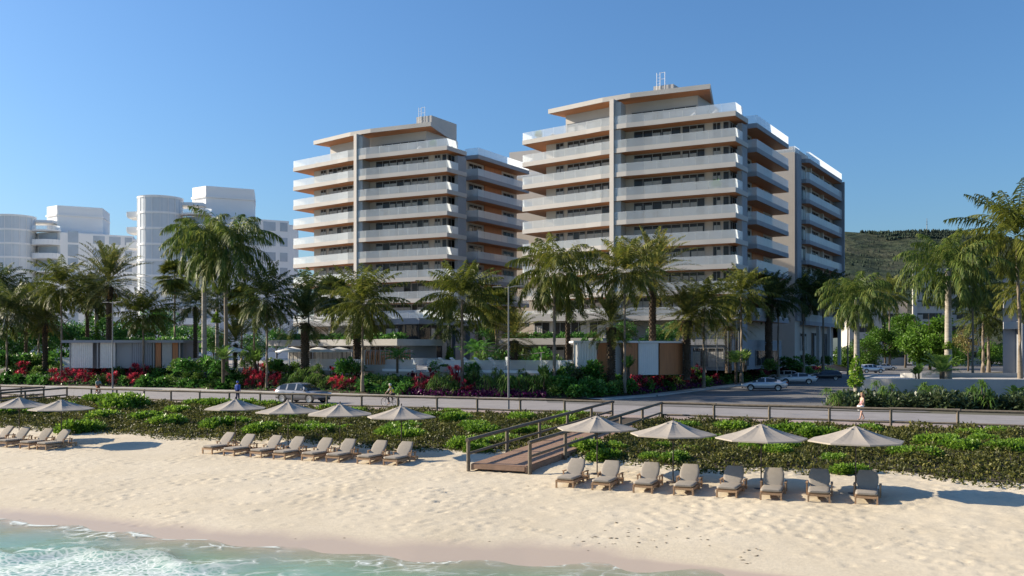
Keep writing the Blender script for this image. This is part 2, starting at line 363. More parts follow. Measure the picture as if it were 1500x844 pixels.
# ------------------------------------------------------------ sea
def sea_material():
    m, nt, b = nodes_of('shallow_sea')
    a = N(nt, 'ShaderNodeAttribute', attribute_name='depth'); s = N(nt, 'ShaderNodeAttribute', attribute_name='surf')
    d = ramp(nt, [(0, (.38, .42, .29)), (.2, (.23, .40, .28)), (.6, (.16, .38, .29)), (1, (.12, .33, .27))], a.outputs['Fac'])
    # foam : lacy threshold noise, plus edge line
    tc = N(nt, 'ShaderNodeTexCoord')
    wn = N(nt, 'ShaderNodeTexNoise'); wn.inputs['Scale'].default_value = .9; wn.inputs['Detail'].default_value = 3
    nt.links.new(tc.outputs['Object'], wn.inputs['Vector'])
    mixv = N(nt, 'ShaderNodeMixRGB', blend_type='LINEAR_LIGHT'); mixv.inputs[0].default_value = .55
    nt.links.new(tc.outputs['Object'], mixv.inputs[1]); nt.links.new(wn.outputs['Color'], mixv.inputs[2])
    vo = N(nt, 'ShaderNodeTexVoronoi', feature='DISTANCE_TO_EDGE'); vo.inputs['Scale'].default_value = 1.5
    nt.links.new(mixv.outputs[0], vo.inputs['Vector'])
    lace = ramp(nt, [(.0, (1, 1, 1)), (.16, (0, 0, 0))], vo.outputs['Distance'])
    vo2 = N(nt, 'ShaderNodeTexVoronoi', feature='DISTANCE_TO_EDGE'); vo2.inputs['Scale'].default_value = 4.2
    nt.links.new(mixv.outputs[0], vo2.inputs['Vector'])
    lace2 = ramp(nt, [(.0, (1, 1, 1)), (.28, (0, 0, 0))], vo2.outputs['Distance'])
    mp = N(nt, 'ShaderNodeMapping'); mp.inputs['Rotation'].default_value = (0, 0, R(28)); mp.inputs['Scale'].default_value = (.35, 1, 1)
    nt.links.new(tc.outputs['Object'], mp.inputs[0])
    pn = N(nt, 'ShaderNodeTexNoise'); pn.inputs['Scale'].default_value = .55; pn.inputs['Detail'].default_value = 5; pn.inputs['Roughness'].default_value = .6
    nt.links.new(mp.outputs[0], pn.inputs['Vector'])
    patch = ramp(nt, [(.47, (0, 0, 0)), (.60, (1, 1, 1))], pn.outputs[0])
    f1 = N(nt, 'ShaderNodeMath', operation='MULTIPLY'); nt.links.new(lace.outputs[0], f1.inputs[0]); nt.links.new(patch.outputs[0], f1.inputs[1])
    f2 = N(nt, 'ShaderNodeMath', operation='MULTIPLY'); nt.links.new(lace2.outputs[0], f2.inputs[0]); nt.links.new(s.outputs['Fac'], f2.inputs[1])
    bub = N(nt, 'ShaderNodeTexNoise'); bub.inputs['Scale'].default_value = 3.2; bub.inputs['Detail'].default_value = 6; bub.inputs['Roughness'].default_value = .7
    nt.links.new(tc.outputs['Object'], bub.inputs['Vector'])
    br = ramp(nt, [(.42, (0, 0, 0)), (.72, (.6, .6, .6))], bub.outputs[0])
    f3 = N(nt, 'ShaderNodeMath', operation='MULTIPLY'); nt.links.new(br.outputs[0], f3.inputs[0]); nt.links.new(s.outputs['Fac'], f3.inputs[1])
    edge = ramp(nt, [(0, (0, 0, 0)), (.006, (1, 1, 1)), (.018, (.7, .7, .7)), (.04, (0, 0, 0))], a.outputs['Fac'])
    en = ramp(nt, [(.45, (0, 0, 0)), (.56, (1, 1, 1))], wn.outputs[0])
    fe = N(nt, 'ShaderNodeMath', operation='MULTIPLY'); nt.links.new(edge.outputs[0], fe.inputs[0]); nt.links.new(en.outputs[0], fe.inputs[1])
    mxx = [N(nt, 'ShaderNodeMath', operation='MAXIMUM') for _ in range(3)]
    nt.links.new(f1.outputs[0], mxx[0].inputs[0]); nt.links.new(f2.outputs[0], mxx[0].inputs[1])
    nt.links.new(mxx[0].outputs[0], mxx[1].inputs[0]); nt.links.new(fe.outputs[0], mxx[1].inputs[1])
    nt.links.new(mxx[1].outputs[0], mxx[2].inputs[0]); nt.links.new(f3.outputs[0], mxx[2].inputs[1])
    foam = mxx[2].outputs[0]
    mx = N(nt, 'ShaderNodeMixRGB'); nt.links.new(foam, mx.inputs[0]); nt.links.new(d.outputs[0], mx.inputs[1]); mx.inputs[2].default_value = (.78, .84, .80, 1)
    nt.links.new(mx.outputs[0], b.inputs['Base Color'])
    rr = ramp(nt, [(0, (.10,) * 3), (1, (.7,) * 3)], foam); nt.links.new(rr.outputs[0], b.inputs['Roughness'])
    b.inputs['IOR'].default_value = 1.33
    al = ramp(nt, [(0, (.0,) * 3), (.05, (.4,) * 3), (.35, (.88,) * 3)], a.outputs['Fac'])
    am = N(nt, 'ShaderNodeMath', operation='MAXIMUM'); nt.links.new(al.outputs[0], am.inputs[0]); nt.links.new(foam, am.inputs[1])
    nt.links.new(am.outputs[0], b.inputs['Alpha'])
    bn = noise(nt, 2.2, 5, .6, 'Object', (.6, 1, 1)); bump(nt, b, bn.outputs[0], .35, .08)
    return m
M['sea'] = sea_material()
def build_sea():
    xs = np.concatenate([np.linspace(-900, -62, 30), np.arange(-60, 40, .3), np.linspace(42, 700, 30)])
    t = np.concatenate([np.linspace(0, .6, 14)[:-1], np.linspace(.6, 1, 130)])
    r = np.random.default_rng(9); ph = r.random((6, 4))
    wob = sum(.22 * np.sin(xs * (.35 + 1.1 * p[0]) + 6.28 * p[1]) / (1 + i * .5) for i, p in enumerate(ph))
    top = Wl(xs) + .9; bot = np.full_like(xs, -300.0)
    Yg = bot[:, None] + (top - bot)[:, None] * t[None, :] ** .35; Xg = np.repeat(xs[:, None], len(t), 1)
    near = np.clip((Yg + 10) / 20, 0, 1)
    Z = WATER_Z + near * (.03 * np.sin(Xg * .5 + Yg * 1.1) + .02 * np.sin(Xg * 1.7 - Yg * 1.3 + 1))
    depth = np.clip((Wl(Xg) + .35 + wob[:, None] - Yg) / 12, 0, 1)
    surf = np.clip((29.1 + (Xg + 15) * -.18 + .5 * np.sin(Xg * .9) + .4 * np.sin(Xg * 2.3 + 1) - Yg) / 1.6, 0, 1) * np.clip((-7.2 - Xg) / 2.5, 0, 1)
    line = 29.0 + (Xg + 15) * -.18 + .5 * np.sin(Xg * .9) + .4 * np.sin(Xg * 2.3 + 1) - .9
    q_ = Yg - line; Z = Z + (.20 * np.exp(-(q_ / .38) ** 2) + .10 * np.clip(-q_ / 3, 0, 1)) * np.clip((-7.2 - Xg) / 3, 0, 1) * (Yg > 15)
    nX, nT = Xg.shape; idx = np.arange(nX * nT).reshape(nX, nT)
    q = np.stack([idx[:-1, :-1], idx[1:, :-1], idx[1:, 1:], idx[:-1, 1:]], -1).reshape(-1, 4)
    me = bpy.data.meshes.new('sea'); me.from_pydata(np.stack([Xg, Yg, Z], -1).reshape(-1, 3).tolist(), [], q.tolist()); me.update()
    for nm, ar in (('depth', depth), ('surf', surf)):
        me.attributes.new(nm, 'FLOAT', 'POINT').data.foreach_set('value', ar.astype(np.float32).ravel())
    me.polygons.foreach_set('use_smooth', np.ones(len(me.polygons), bool)); me.materials.append(M['sea'])
    o = bpy.data.objects.new('sea', me); col.objects.link(o); tag(o, kind='structure')
build_sea()

# ------------------------------------------------------------ ground, roads, terrace
def flat(name, pts, z, m):
    b = MB(); b.add([(p[0], p[1], z) for p in pts], [tuple(range(len(pts)))]); o = b.build(name, m); return tag(o, kind='structure')
def strip(name, A, B, m, za, zb, mats=None):
    b = MB()
    for i in range(len(A) - 1):
        b.quad((*A[i], za), (*A[i + 1], za), (*B[i + 1], zb), (*B[i], zb))
    return tag(b.build(name, m), kind='structure')
FX = np.array([-400, -75, -60, -50, -40, -28, -17, -8.4, -2.4, 3.6, 6.6, 9.6, 15.7, 21.8, 28.3, 36, 45, 120])
fence_pts = [(float(x), float(Fl(x))) for x in FX]
# ground behind the fence line
b = MB()
back = [(p[0], 4200.0) for p in fence_pts]
for i in range(len(fence_pts) - 1):
    b.quad((*fence_pts[i], -.03), (*fence_pts[i + 1], -.03), (*back[i + 1], -.03), (*back[i], -.03))
b.quad((-4000, 250, -.03), (-400, 250, -.03), (-400, 4200, -.03), (-4000, 4200, -.03))
b.quad((120, -10, -.03), (4000, -10, -.03), (4000, 4200, -.03), (120, 4200, -.03))
tag(b.build('ground', 'ground'), kind='structure')
def paving(name, c, c2, bw, bh, rot):
    m, nt, bs = nodes_of(name)
    tc = N(nt, 'ShaderNodeTexCoord'); mp = N(nt, 'ShaderNodeMapping'); mp.inputs['Rotation'].default_value = (0, 0, rot)
    nt.links.new(tc.outputs['Object'], mp.inputs[0])
    br = N(nt, 'ShaderNodeTexBrick'); nt.links.new(mp.outputs[0], br.inputs['Vector'])
    br.inputs['Color1'].default_value = (*c, 1); br.inputs['Color2'].default_value = (*c2, 1); br.inputs['Mortar'].default_value = (*[x * .55 for x in c], 1)
    br.inputs['Scale'].default_value = 1; br.inputs['Brick Width'].default_value = bw; br.inputs['Row Height'].default_value = bh; br.inputs['Mortar Size'].default_value = .02
    n = noise(nt, .5, 5, .65); r = ramp(nt, [(.3, (.8, .8, .8)), (.7, (1, 1, 1))], n.outputs[0])
    mu = N(nt, 'ShaderNodeMixRGB', blend_type='MULTIPLY'); mu.inputs[0].default_value = 1
    nt.links.new(br.outputs[0], mu.inputs[1]); nt.links.new(r.outputs[0], mu.inputs[2]); nt.links.new(mu.outputs[0], bs.inputs['Base Color'])
    bs.inputs['Roughness'].default_value = .85
    return m
M['promenade'] = paving('promenade_paving', (.36, .28, .24), (.40, .31, .265), 1.0, .5, R(-25))
M['roadpave'] = paving('road_paving', (.27, .255, .255), (.30, .285, .28), 1.6, 1.1, R(-25))
M['asphalt'] = mat('asphalt', (.15, .147, .145), .9, var=.25, scale=.5, bmp=.3, bscale=30)
M['kerb'] = mat('kerb_stone', (.45, .435, .41), .8, var=.12, scale=1)
nrm = Vector((.42, .907))
H = [(-140, 150), (-63.7, 114.6), (-53, 110), (-38.8, 104.7), (-25, 96.4), (-7, 86.2), (3, 82.4), (6.7, 82), (12.6, 89.3), (18.4, 99.6), (30.6, 121.5), (46, 151.9), (65, 184), (96, 236)]
Hl = interp([h for h in H[:8]])
PX = [-140, -63.7, -53, -38.8, -25, -17, -7, 3, 6.7, 14, 24, 34, 50]
prom0 = [(x, float(Fl(x)) + .05) for x in PX]
prom1 = [(x, float(Fl(x)) + 3.2) for x in PX]
def road_far(x):
    return min(float(Hl(x)) - 2.4, float(Fl(x)) + 24) if x < 5 else float(Fl(x)) + 14.5
road1 = [(x, road_far(x)) for x in PX]
strip('promenade', prom0, prom1, 'promenade', .0, .0)
strip('road', prom1, road1, 'roadpave', .004, .004)
# far pavement with kerb up to the planted bed
b = MB()
k0 = [(x, y) for x, y in road1 if x < 4]; 
for (a, c) in zip(k0[:-1], k0[1:]):
    a2 = (a[0], a[1] + .25); c2 = (c[0], c[1] + .25)
    b.quad((*a, .0), (*c, .0), (*c, .13), (*a, .13)); b.quad((*a, .13), (*c, .13), (*c2, .13), (*a2, .13))
    b.quad((*a2, .13), (*c2, .13), (c[0], float(Hl(c[0])) + .4, .13), (a[0], float(Hl(a[0])) + .4, .13), 1)
tag(b.build('pavement', ['kerb', 'concrete']), kind='structure')
# side street and parking
street = [(3, 77.5), (10, 73.9), (24, 68), (30, 66), (31, 74), (33, 92), (52, 130), (110, 200), (330, 215), (330, 330), (112, 330), (96, 236), (65, 184), (46, 151.9), (30.6, 121.5), (18.4, 99.6), (12.6, 89.3), (6.7, 82), (3, 82.2)]
flat('side_street', street, .008, 'asphalt')
flat('pale_forecourt', [(62, 118), (130, 118), (130, 196), (108, 196)], .012, 'concrete')
b = MB()
sw = [(6.7, 82), (12.6, 89.3), (18.4, 99.6), (30.6, 121.5), (46, 151.9), (65, 184)]
for a, c in zip(sw[:-1], sw[1:]):
    d = (Vector(c) - Vector(a)).normalized(); n2 = Vector((d.y, -d.x)) * 1.6
    a2 = (a[0] + n2.x, a[1] + n2.y); c2 = (c[0] + n2.x, c[1] + n2.y)
    b.quad((*a2, .12), (*c2, .12), (*c, .12), (*a, .12), 1); b.quad((*a2, 0), (*c2, 0), (*c2, .12), (*a2, .12), 0)
tag(b.build('street_pavement', ['kerb', 'concrete']), kind='structure')
# planted bank + terrace
def offset(poly, d):
    out = []
    for i, p in enumerate(poly):
        a = Vector(poly[max(i - 1, 0)]); c = Vector(poly[min(i + 1, len(poly) - 1)]); t = (c - a).normalized()
        n2 = Vector((-t.y, t.x)); out.append((p[0] + n2.x * d, p[1] + n2.y * d))
    return out
H3, H6 = offset(H, 3.0), offset(H, 6.2)
b = MB()
for i in range(len(H) - 1):
    b.quad((*H[i], .10), (*H[i + 1], .10), (*H3[i + 1], 1.0), (*H3[i], 1.0)); b.quad((*H3[i], 1.0), (*H3[i + 1], 1.0), (*H6[i + 1], 1.7), (*H6[i], 1.7))
tag(b.build('planted_bank', 'soil'), kind='structure')
DECK = 2.2
b = MB(); b.prism(H6 + [(96, 420), (-300, 420), (-300, 160)], -.02, DECK)
tag(b.build('pool_terrace', ['deck']), kind='structure')
def bed_z(off): return .1 + off * .30 if off < 3 else 1.0 + (off - 3) * .22

# hill
def build_hill():
    nx, ny = 220, 70
    xs = np.linspace(300, 2600, nx); ys = np.linspace(560, 2600, ny)
    X, Y = np.meshgrid(xs, ys, indexing='ij')
    prof = np.interp(X / Y * 1350 + 750, [900, 1080, 1180, 1230, 1290, 1350, 1410, 1500, 1620, 1900, 2400], [20, 100, 165, 196, 192, 197, 196, 183, 165, 120, 60])
    rise = np.clip((Y - 620) / 880, 0, 1); rise = rise ** 1.15
    fall = np.clip(1 - (Y - 1500) / 900, .2, 1)
    Z = prof * rise * fall
    r = np.random.default_rng(3)
    for s, a in ((260, 26), (120, 13), (55, 6), (25, 2.6)):
        g = r.random((128, 128)); u = X / s + 50; v = Y / s + 50
        iu, iv = u.astype(int), v.astype(int); fu, fv = u - iu, v - iv; fu = fu * fu * (3 - 2 * fu); fv = fv * fv * (3 - 2 * fv)
        nz = (g[iu % 128, iv % 128] * (1 - fu) + g[(iu + 1) % 128, iv % 128] * fu) * (1 - fv) + (g[iu % 128, (iv + 1) % 128] * (1 - fu) + g[(iu + 1) % 128, (iv + 1) % 128] * fu) * fv
        Z += (nz - .5) * a * np.clip(rise * 3, 0, 1) * (1 - .75 * np.clip((rise - .75) / .25, 0, 1))
    idx = np.arange(nx * ny).reshape(nx, ny)
    q = np.stack([idx[:-1, :-1], idx[1:, :-1], idx[1:, 1:], idx[:-1, 1:]], -1).reshape(-1, 4)
    me = bpy.data.meshes.new('hill'); me.from_pydata(np.stack([X, Y, Z], -1).reshape(-1, 3).tolist(), [], q.tolist()); me.update()
    me.polygons.foreach_set('use_smooth', np.ones(len(me.polygons), bool))
    m, nt, bs = nodes_of('hillside')
    n = noise(nt, .009, 8, .65); n2 = noise(nt, .05, 5, .7)
    r1 = ramp(nt, [(.36, (.03, .05, .032)), (.52, (.06, .075, .045)), (.68, (.115, .108, .075))], n.outputs[0])
    r2 = ramp(nt, [(.38, (.35, .4, .36)), (.62, (1.1, 1.1, 1.05))], n2.outputs[0])
    mu = N(nt, 'ShaderNodeMixRGB', blend_type='MULTIPLY'); mu.inputs[0].default_value = 1
    nt.links.new(r1.outputs[0], mu.inputs[1]); nt.links.new(r2.outputs[0], mu.inputs[2]); nt.links.new(mu.outputs[0], bs.inputs['Base Color'])
    bs.inputs['Roughness'].default_value = 1; bs.inputs['Specular IOR Level'].default_value = .1
    bump(nt, bs, n2.outputs[0], 1, 6)
    me.materials.append(m)
    o = bpy.data.objects.new('hill', me); col.objects.link(o); tag(o, kind='structure')
    # far wood on hill : small conical crowns
    b = MB(); r = random.Random(4)
    def hz(i, j): return xs[i], ys[j], Z[i, j]
    cnt = 0
    while cnt < 5200:
        top = cnt % 2 == 0
        j = r.randrange(int(ny * .415), int(ny * .475)) if top else r.randrange(8, int(ny * .43)); y0 = ys[j]
        x0 = at_depth(r.uniform(1140, 1640), y0); i = int(np.clip(np.searchsorted(xs, x0), 0, nx - 1)); x, y, z = hz(i, j)
        cnt += 1
        if top and math.sin(x * .021) + math.sin(x * .0083 + 2) < -.1: continue
        if not top and (math.sin(x * .017 + y * .011) + math.sin(y * .023 - x * .006) < .35 and r.random() < .8): continue
        fx = r.uniform(-5, 5); x += fx; y += r.uniform(-7, 7); z -= 1
        h = r.uniform(2.5, 6.5) if top else r.uniform(3, 6); w = h * r.uniform(.2, .38)
        k = 6; a0 = r.random() * 6
        ring = [(x + w * math.cos(a0 + q * 6.283 / k), y + w * math.sin(a0 + q * 6.283 / k), z + h * r.uniform(.05, .3)) for q in range(k)]
        ring2 = [(x + w * .7 * math.cos(a0 + .5 + q * 6.283 / k), y + w * .7 * math.sin(a0 + .5 + q * 6.283 / k), z + h * r.uniform(.55, .7)) for q in range(k)]
        vs = ring + ring2 + [(x, y, z + h)]
        b.add(vs, [(q, (q + 1) % k, k + (q + 1) % k, k + q) for q in range(k)] + [(k + q, k + (q + 1) % k, 2 * k) for q in range(k)])
    m2 = mat('hill_wood', (.026, .042, .026), .95, var=.5, scale=.05)
    tag(b.build('hill_wood', [m2]), label='far dark conifers scattered over the hillside ridge', cat='wood', kind='stuff')
    i = int(np.argmin(abs(xs - at_depth(1364, 1500)))); j = int(np.argmin(abs(ys - 1500)))
    b = MB(); b.tube([(0, 0, -2), (0, 0, 22)], [.8, .3], 5); b.box((0, 0, 12), (3, .4, .4)); b.box((0, 0, 16), (2.4, .4, .4))
    tag(b.build('radio_mast', 'lampsteel', loc=(xs[i], ys[j], Z[i, j])), 'thin radio mast standing on the hill ridge', 'mast')
build_hill()
# ------------------------------------------------------------ apartment towers
FH, Z0, SLAB = 3.1, 33.0, .6
def v2(a): return Vector((math.cos(R(a)), math.sin(R(a))))
EL, ER, SD = v2(-38), v2(-26.5), v2(58)
def P2(C, *terms):
    p = Vector(C)
    for d, k in terms: p = p + d * k
    return (p.x, p.y)
def window_mesh(a, c, z0, z1, panes, n2, seed, curtain=.6, door=True, frame='frame', bright=False):
    """sliding window set on a wall line a-c, outward normal n2: flat board painted dark for the unlit room, curtain folds, glass and frame as one mesh"""
    r = random.Random(seed); b = MB(); a = Vector(a); c = Vector(c); d = (c - a); L = d.length; d = d / L; n = Vector(n2)
    def pt(u, off, z): q = a + d * u + n * off; return (q.x, q.y, z)
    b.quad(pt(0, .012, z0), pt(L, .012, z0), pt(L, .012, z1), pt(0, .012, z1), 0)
    zc = z1 - .48
    # curtains: folded strips over part of the width
    u = 0
    pw = L / panes
    for i in range(panes):
        if r.random() < curtain:
            u0, u1 = i * pw + r.uniform(0, .25) * pw * (r.random() < .4), (i + 1) * pw - r.uniform(0, .3) * pw * (r.random() < .4)
            k = max(3, int((u1 - u0) / .14)); zt = z1 - .07 if r.random() < .04 else zc
            for j in range(k):
                ua, ub = u0 + (u1 - u0) * j / k, u0 + (u1 - u0) * (j + 1) / k
                oa, ob = (.02, .045) if j % 2 else (.045, .02)
                b.quad(pt(ua, oa, z0), pt(ub, ob, z0), pt(ub, ob, zt), pt(ua, oa, zt), 1)
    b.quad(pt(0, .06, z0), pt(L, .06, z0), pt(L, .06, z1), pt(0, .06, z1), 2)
    def bar(u0, u1, za, zb):
        o = a + d * u0 + n * .05; q = d * (u1 - u0)
        b.obox((o.x, o.y, za), (q.x, q.y, 0), (n.x * .04, n.y * .04, 0), (0, 0, zb - za), 3)
    bar(0, L, z1 - .07, z1); bar(0, L, z0, z0 + .06)
    for i in range(panes + 1):
        u = min(max(i * pw - .0275, 0), L - .055); bar(u, u + .055, z0 + .06, z1 - .07)
    return b
WM = ['room_shade', 'curtain', 'pane', 'frame']
def railing(b, pts, z, h=1.05, panel=1.7, out=0.0):
    for a, c in zip(pts[:-1], pts[1:]):
        a = Vector(a); c = Vector(c); d = c - a; L = d.length
        if L < .2: continue
        d /= L; k = max(1, round(L / panel)); n = Vector((d.y, -d.x)) * .014
        for i in range(k):
            u0, u1 = L * i / k + .012, L * (i + 1) / k - .012
            p, q = a + d * u0 - n, d * (u1 - u0)
            b.obox((p.x, p.y, z), (q.x, q.y, 0), (n.x * 2, n.y * 2, 0), (0, 0, h))
def inset_line(p, q, n2, k): return (p[0] + n2[0] * k, p[1] + n2[1] * k), (q[0] + n2[0] * k, q[1] + n2[1] * k)

def tower(C, label, left):
    root = thing('apartment_tower', label, 'building', (C[0], C[1], 0), 0, 'twin apartment towers')
    O = (0.0, 0.0)
    nL, nR = Vector((EL.y, -EL.x)), Vector((ER.y, -ER.x))     # outward (towards the road)
    nS = Vector((SD.y, -SD.x))
    A = P2(O, (EL, -14.8)); Aa = P2(O, (EL, -4.2)); Ab = P2(O, (EL, -1.8), (nL, .10)); Bb = P2(O, (ER, 1.8), (nR, .10)); Ba = P2(O, (ER, 4.2)); D = P2(O, (ER, 15.8))
    front = [A, Aa, Ab, Bb, Ba, D]
    F1 = P2(D, (SD, 4.9)); F2 = P2(F1, (ER, -2.0)); F3 = P2(D, (SD, 7.4), (ER, -2.0)); Q0 = P2(D, (SD, 7.4), (nS, .35)); Q1 = P2(D, (SD, 22.2), (nS, .35))
    Q2 = P2(Q1, (nS, -2.3)); BK = P2(Q2, (ER, -12)); BL = P2(A, (SD, 13))
    plan = front + [F1, F2, F3, Q0, Q1, Q2, BK, BL]; plan_f = front + [F1, F2, P2(F2, (SD, 10)), BL]; plan_s = [P2(F3, (ER, -.06)), Q0, Q1, P2(Q2, (ER, -.1))]
    # recessed core walls
    rec = 2.1
    A1 = P2(A, (EL, 2.6), (nL, -rec)); C1 = P2(O, (nL, -rec * .5), (nR, -rec * .55)); D1 = P2(D, (ER, -1.25), (nR, -rec)); 
    S1 = P2(D, (SD, 4.9), (nS, -1.55)); S2 = P2(D, (SD, 22.0), (nS, -1.9)); S0 = P2(D, (SD, 7.4), (nS, -1.9))
    core = [A1, C1, D1, S1, S0, S2, P2(S2, (ER, -8)), P2(D1, (SD, 10), (ER, -7)), P2(A1, (SD, 9.5))]
    w = MB(); w.prism(core, 1.9, Z0 + .3)
    wall = w.build('wall', 'wall', root)
    # columns and fin
    w = MB(); c0 = P2(O, (EL, -.55), (nL, .03)); 
    w.obox((*c0, 1.9), (*(EL * .62), 0), (*(-nL * 1.5), 0), (0, 0, 35.0))
    w.build('column', 'render', root)
    w = MB(); c0 = P2(O, (EL, .09), (nL, -.28))
    w.obox((*c0, 1.9), (*(ER * .8), 0), (*(-nR * 1.9), 0), (0, 0, 34.6)); w.build('column', 'concrete', root)
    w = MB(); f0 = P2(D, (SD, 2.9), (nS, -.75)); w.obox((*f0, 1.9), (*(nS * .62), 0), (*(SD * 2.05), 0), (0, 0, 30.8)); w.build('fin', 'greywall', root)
    seed = 100 if left else 500
    winL = [(.14, .25, 2), (.30, .545, 3), (.56, .965, 4)]; winR = [(.13, .57, 5), (.58, .785, 3), (.855, .925, 2), (.945, 1.0, 1)]
    for k in range(9):
        zb = Z0 - FH * k; zt = zb + SLAB
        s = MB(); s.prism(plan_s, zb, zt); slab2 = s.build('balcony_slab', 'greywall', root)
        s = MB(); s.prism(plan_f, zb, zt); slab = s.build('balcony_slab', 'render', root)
        s = MB(); cx = sum(p[0] for p in plan) / len(plan); cy = sum(p[1] for p in plan) / len(plan)
        sof = [P2(A, (EL, .12), (SD, .12)), P2(Aa, (SD, .14)), P2(Ab, (SD, .14)), P2(Bb, (SD, .14)), P2(Ba, (SD, .14)), P2(D, (ER, -.12), (SD, .12)), P2(F1, (ER, -.12)), P2(F2, (ER, .1)), P2(F2, (SD, 9.8)), P2(BL, (SD, -.12))]
        sof2 = [P2(F3, (ER, .1), (SD, .12)), P2(Q0, (nS, -.12), (SD, .12)), P2(Q1, (nS, -.12), (SD, -.12)), P2(Q2, (SD, -.12))]
        s.prism(sof, zb - .012, zb - .003); s.build('soffit', 'soffit', slab)
        s = MB(); s.prism(sof2, zb - .012, zb - .003); s.build('soffit', 'soffit', slab2)
        i5 = .05; g = MB()
        railing(g, [P2(A, (SD, 2.6), (EL, i5)), P2(A, (EL, i5), (SD, i5)), P2(Aa, (nL, -i5)), P2(Ab, (nL, -i5)), P2(Bb, (nR, -i5)), P2(Ba, (nR, -i5)), P2(D, (ER, -i5), (nR, -i5)), P2(D, (SD, 2.8), (nS, -i5))], zt); g.build('glass_railing', 'rail_glass', slab); g = MB()
        railing(g, [P2(F3, (SD, i5)), P2(Q0, (SD, i5), (nS, -i5)), P2(Q1, (SD, -i5), (nS, -i5))], zt)
        g.build('glass_railing', 'rail_glass', slab2)
        if k == 0: continue
        zf = zb + SLAB; zc = zf + 2.42
        for j, (u0, u1, n) in enumerate(winL):
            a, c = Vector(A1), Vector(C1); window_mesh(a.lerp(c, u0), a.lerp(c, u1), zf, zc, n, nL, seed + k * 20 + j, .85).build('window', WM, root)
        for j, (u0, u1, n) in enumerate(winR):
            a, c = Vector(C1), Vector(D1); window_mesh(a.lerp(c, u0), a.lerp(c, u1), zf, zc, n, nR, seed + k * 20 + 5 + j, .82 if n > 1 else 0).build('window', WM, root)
        a, c = Vector(D1), Vector(S1); nn = Vector(((c - a).normalized().y, -(c - a).normalized().x))
        window_mesh(a.lerp(c, .05), a.lerp(c, .95), zf, zc, 3, nn, seed + k * 20 + 11, .3).build('window', WM, root)
        for j, (u0, u1, n) in enumerate([(.05, .29, 3), (.71, .93, 3)]):
            a, c = Vector(S0), Vector(S2); window_mesh(a.lerp(c, u0), a.lerp(c, u1), zf, zc - .2, n, nS, seed + k * 20 + 12 + j, .5).build('window', WM, root)
        s = MB(); o = P2(S0, (SD, 4.9), (nS, .02)); s.obox((*o, zf + .004), (*(SD * 4.9), 0), (*(nS * .10), 0), (0, 0, 2.49)); s.build('wood_cladding', 'panelwood', root)
    # penthouse
    zr = Z0 + SLAB
    pa, pc, pd = P2(A, (EL, 5.0), (nL, -3.4)), P2(O, (nL, -1.7), (nR, -1.75)), P2(D, (ER, -5.6), (nR, -3.4))
    w = MB(); w.prism([pa, pc, pd, P2(pd, (SD, 8)), P2(pa, (SD, 8))], zr - .05, 37.0)
    ph = w.build('penthouse', 'render', root)
    for a, c, n, nn in ((pa, pc, 5, nL), (pc, pd, 6, nR)):
        a, c = Vector(a), Vector(c)
        window_mesh(a.lerp(c, .02 if n == 5 else .10), a.lerp(c, .93 if n == 5 else .985), zr, zr + 2.15, n, nn, seed + 900 + n, .8).build('window', WM, ph)
    T1, T2 = P2(A, (EL, 3.6), (nL, -1.15)), P2(D, (ER, -3.4), (nR, -1.15)); Tm = P2(O, (nL, -.35), (nR, -.35))
    T3 = P2(T2, (v2(75), 10.5)); T4 = P2(T1, (v2(41), 10.5))
    w = MB(); w.prism([T1, P2(Tm, (EL, -2)), P2(Tm, (ER, 2)), T2, T3, T4], 37.0, 37.6); cano = w.build('roof_canopy', 'render', root)
    w = MB(); w.prism([P2(T1, (EL, .2), (SD, .12)), P2(Tm, (EL, -2), (SD, .14)), P2(Tm, (ER, 2), (SD, .14)), P2(T2, (ER, -.15), (SD, .14)), P2(T3, (ER, -.2), (SD, -.2)), P2(T4, (SD, -.2))], 36.985, 36.996)
    w.build('soffit', 'soffit', cano)
    # lift machine room with ladder cage
    mc = P2(O, (ER, 8.4), (SD, 6.8)) if left else P2(O, (ER, 6.2), (SD, 4.6))
    w = MB(); o = P2(mc, (ER, -2.7)); w.obox((*o, 37.6), (*(ER * 2.7), 0), (*(SD * 6.6), 0), (0, 0, 2.6 if left else 1.6))
    o = P2(mc, (ER, -3.6), (SD, .5)); w.obox((*o, 37.6), (*(ER * .88), 0), (*(SD * 3), 0), (0, 0, 1.5 if left else 1.1)); mr = w.build('machine_room', 'render', root)
    w = MB(); lx = P2(mc, (ER, -2.2), (nR, .12)); top = 41.6 if left else 40.9
    for dx in (0, .45, 1.1):
        p = P2(lx, (ER, dx)); w.tube([(*p, 37.6), (*p, top)], .035, 5)
    for q in range(9):
        z = 38.2 + q * .4
        if z < top - .05: w.tube([(*lx, z), (*P2(lx, (ER, .45)), z)], .02, 4)
    for z in (top - .06, top - .9): w.tube([(*P2(lx, (ER, .45)), z), (*P2(lx, (ER, 1.1)), z)], .025, 4)
    w.build('ladder', 'white', mr)
    # rear wing
    K = P2(O, (ER, 17.7), (SD, 30.3 - 0)) if False else (29.4, 19.2)
    w = MB(); w.prism([K, P2(K, (SD, 24.5)), P2(K, (SD, 24.5), (ER, -14)), P2(K, (ER, -14))], 1.9, 34.2); wing = w.build('rear_wing', 'wall', root)
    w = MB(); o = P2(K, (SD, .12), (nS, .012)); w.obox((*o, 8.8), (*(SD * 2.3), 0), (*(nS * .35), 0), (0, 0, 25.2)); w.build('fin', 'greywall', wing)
    o = P2(K, (SD, 24.3), (nS, .02)); w = MB(); w.obox((*o, 8.25), (*(SD * .35), 0), (*(nS * 1.9), 0), (0, 0, 25.0)); w.build('fin', 'greywall', wing)
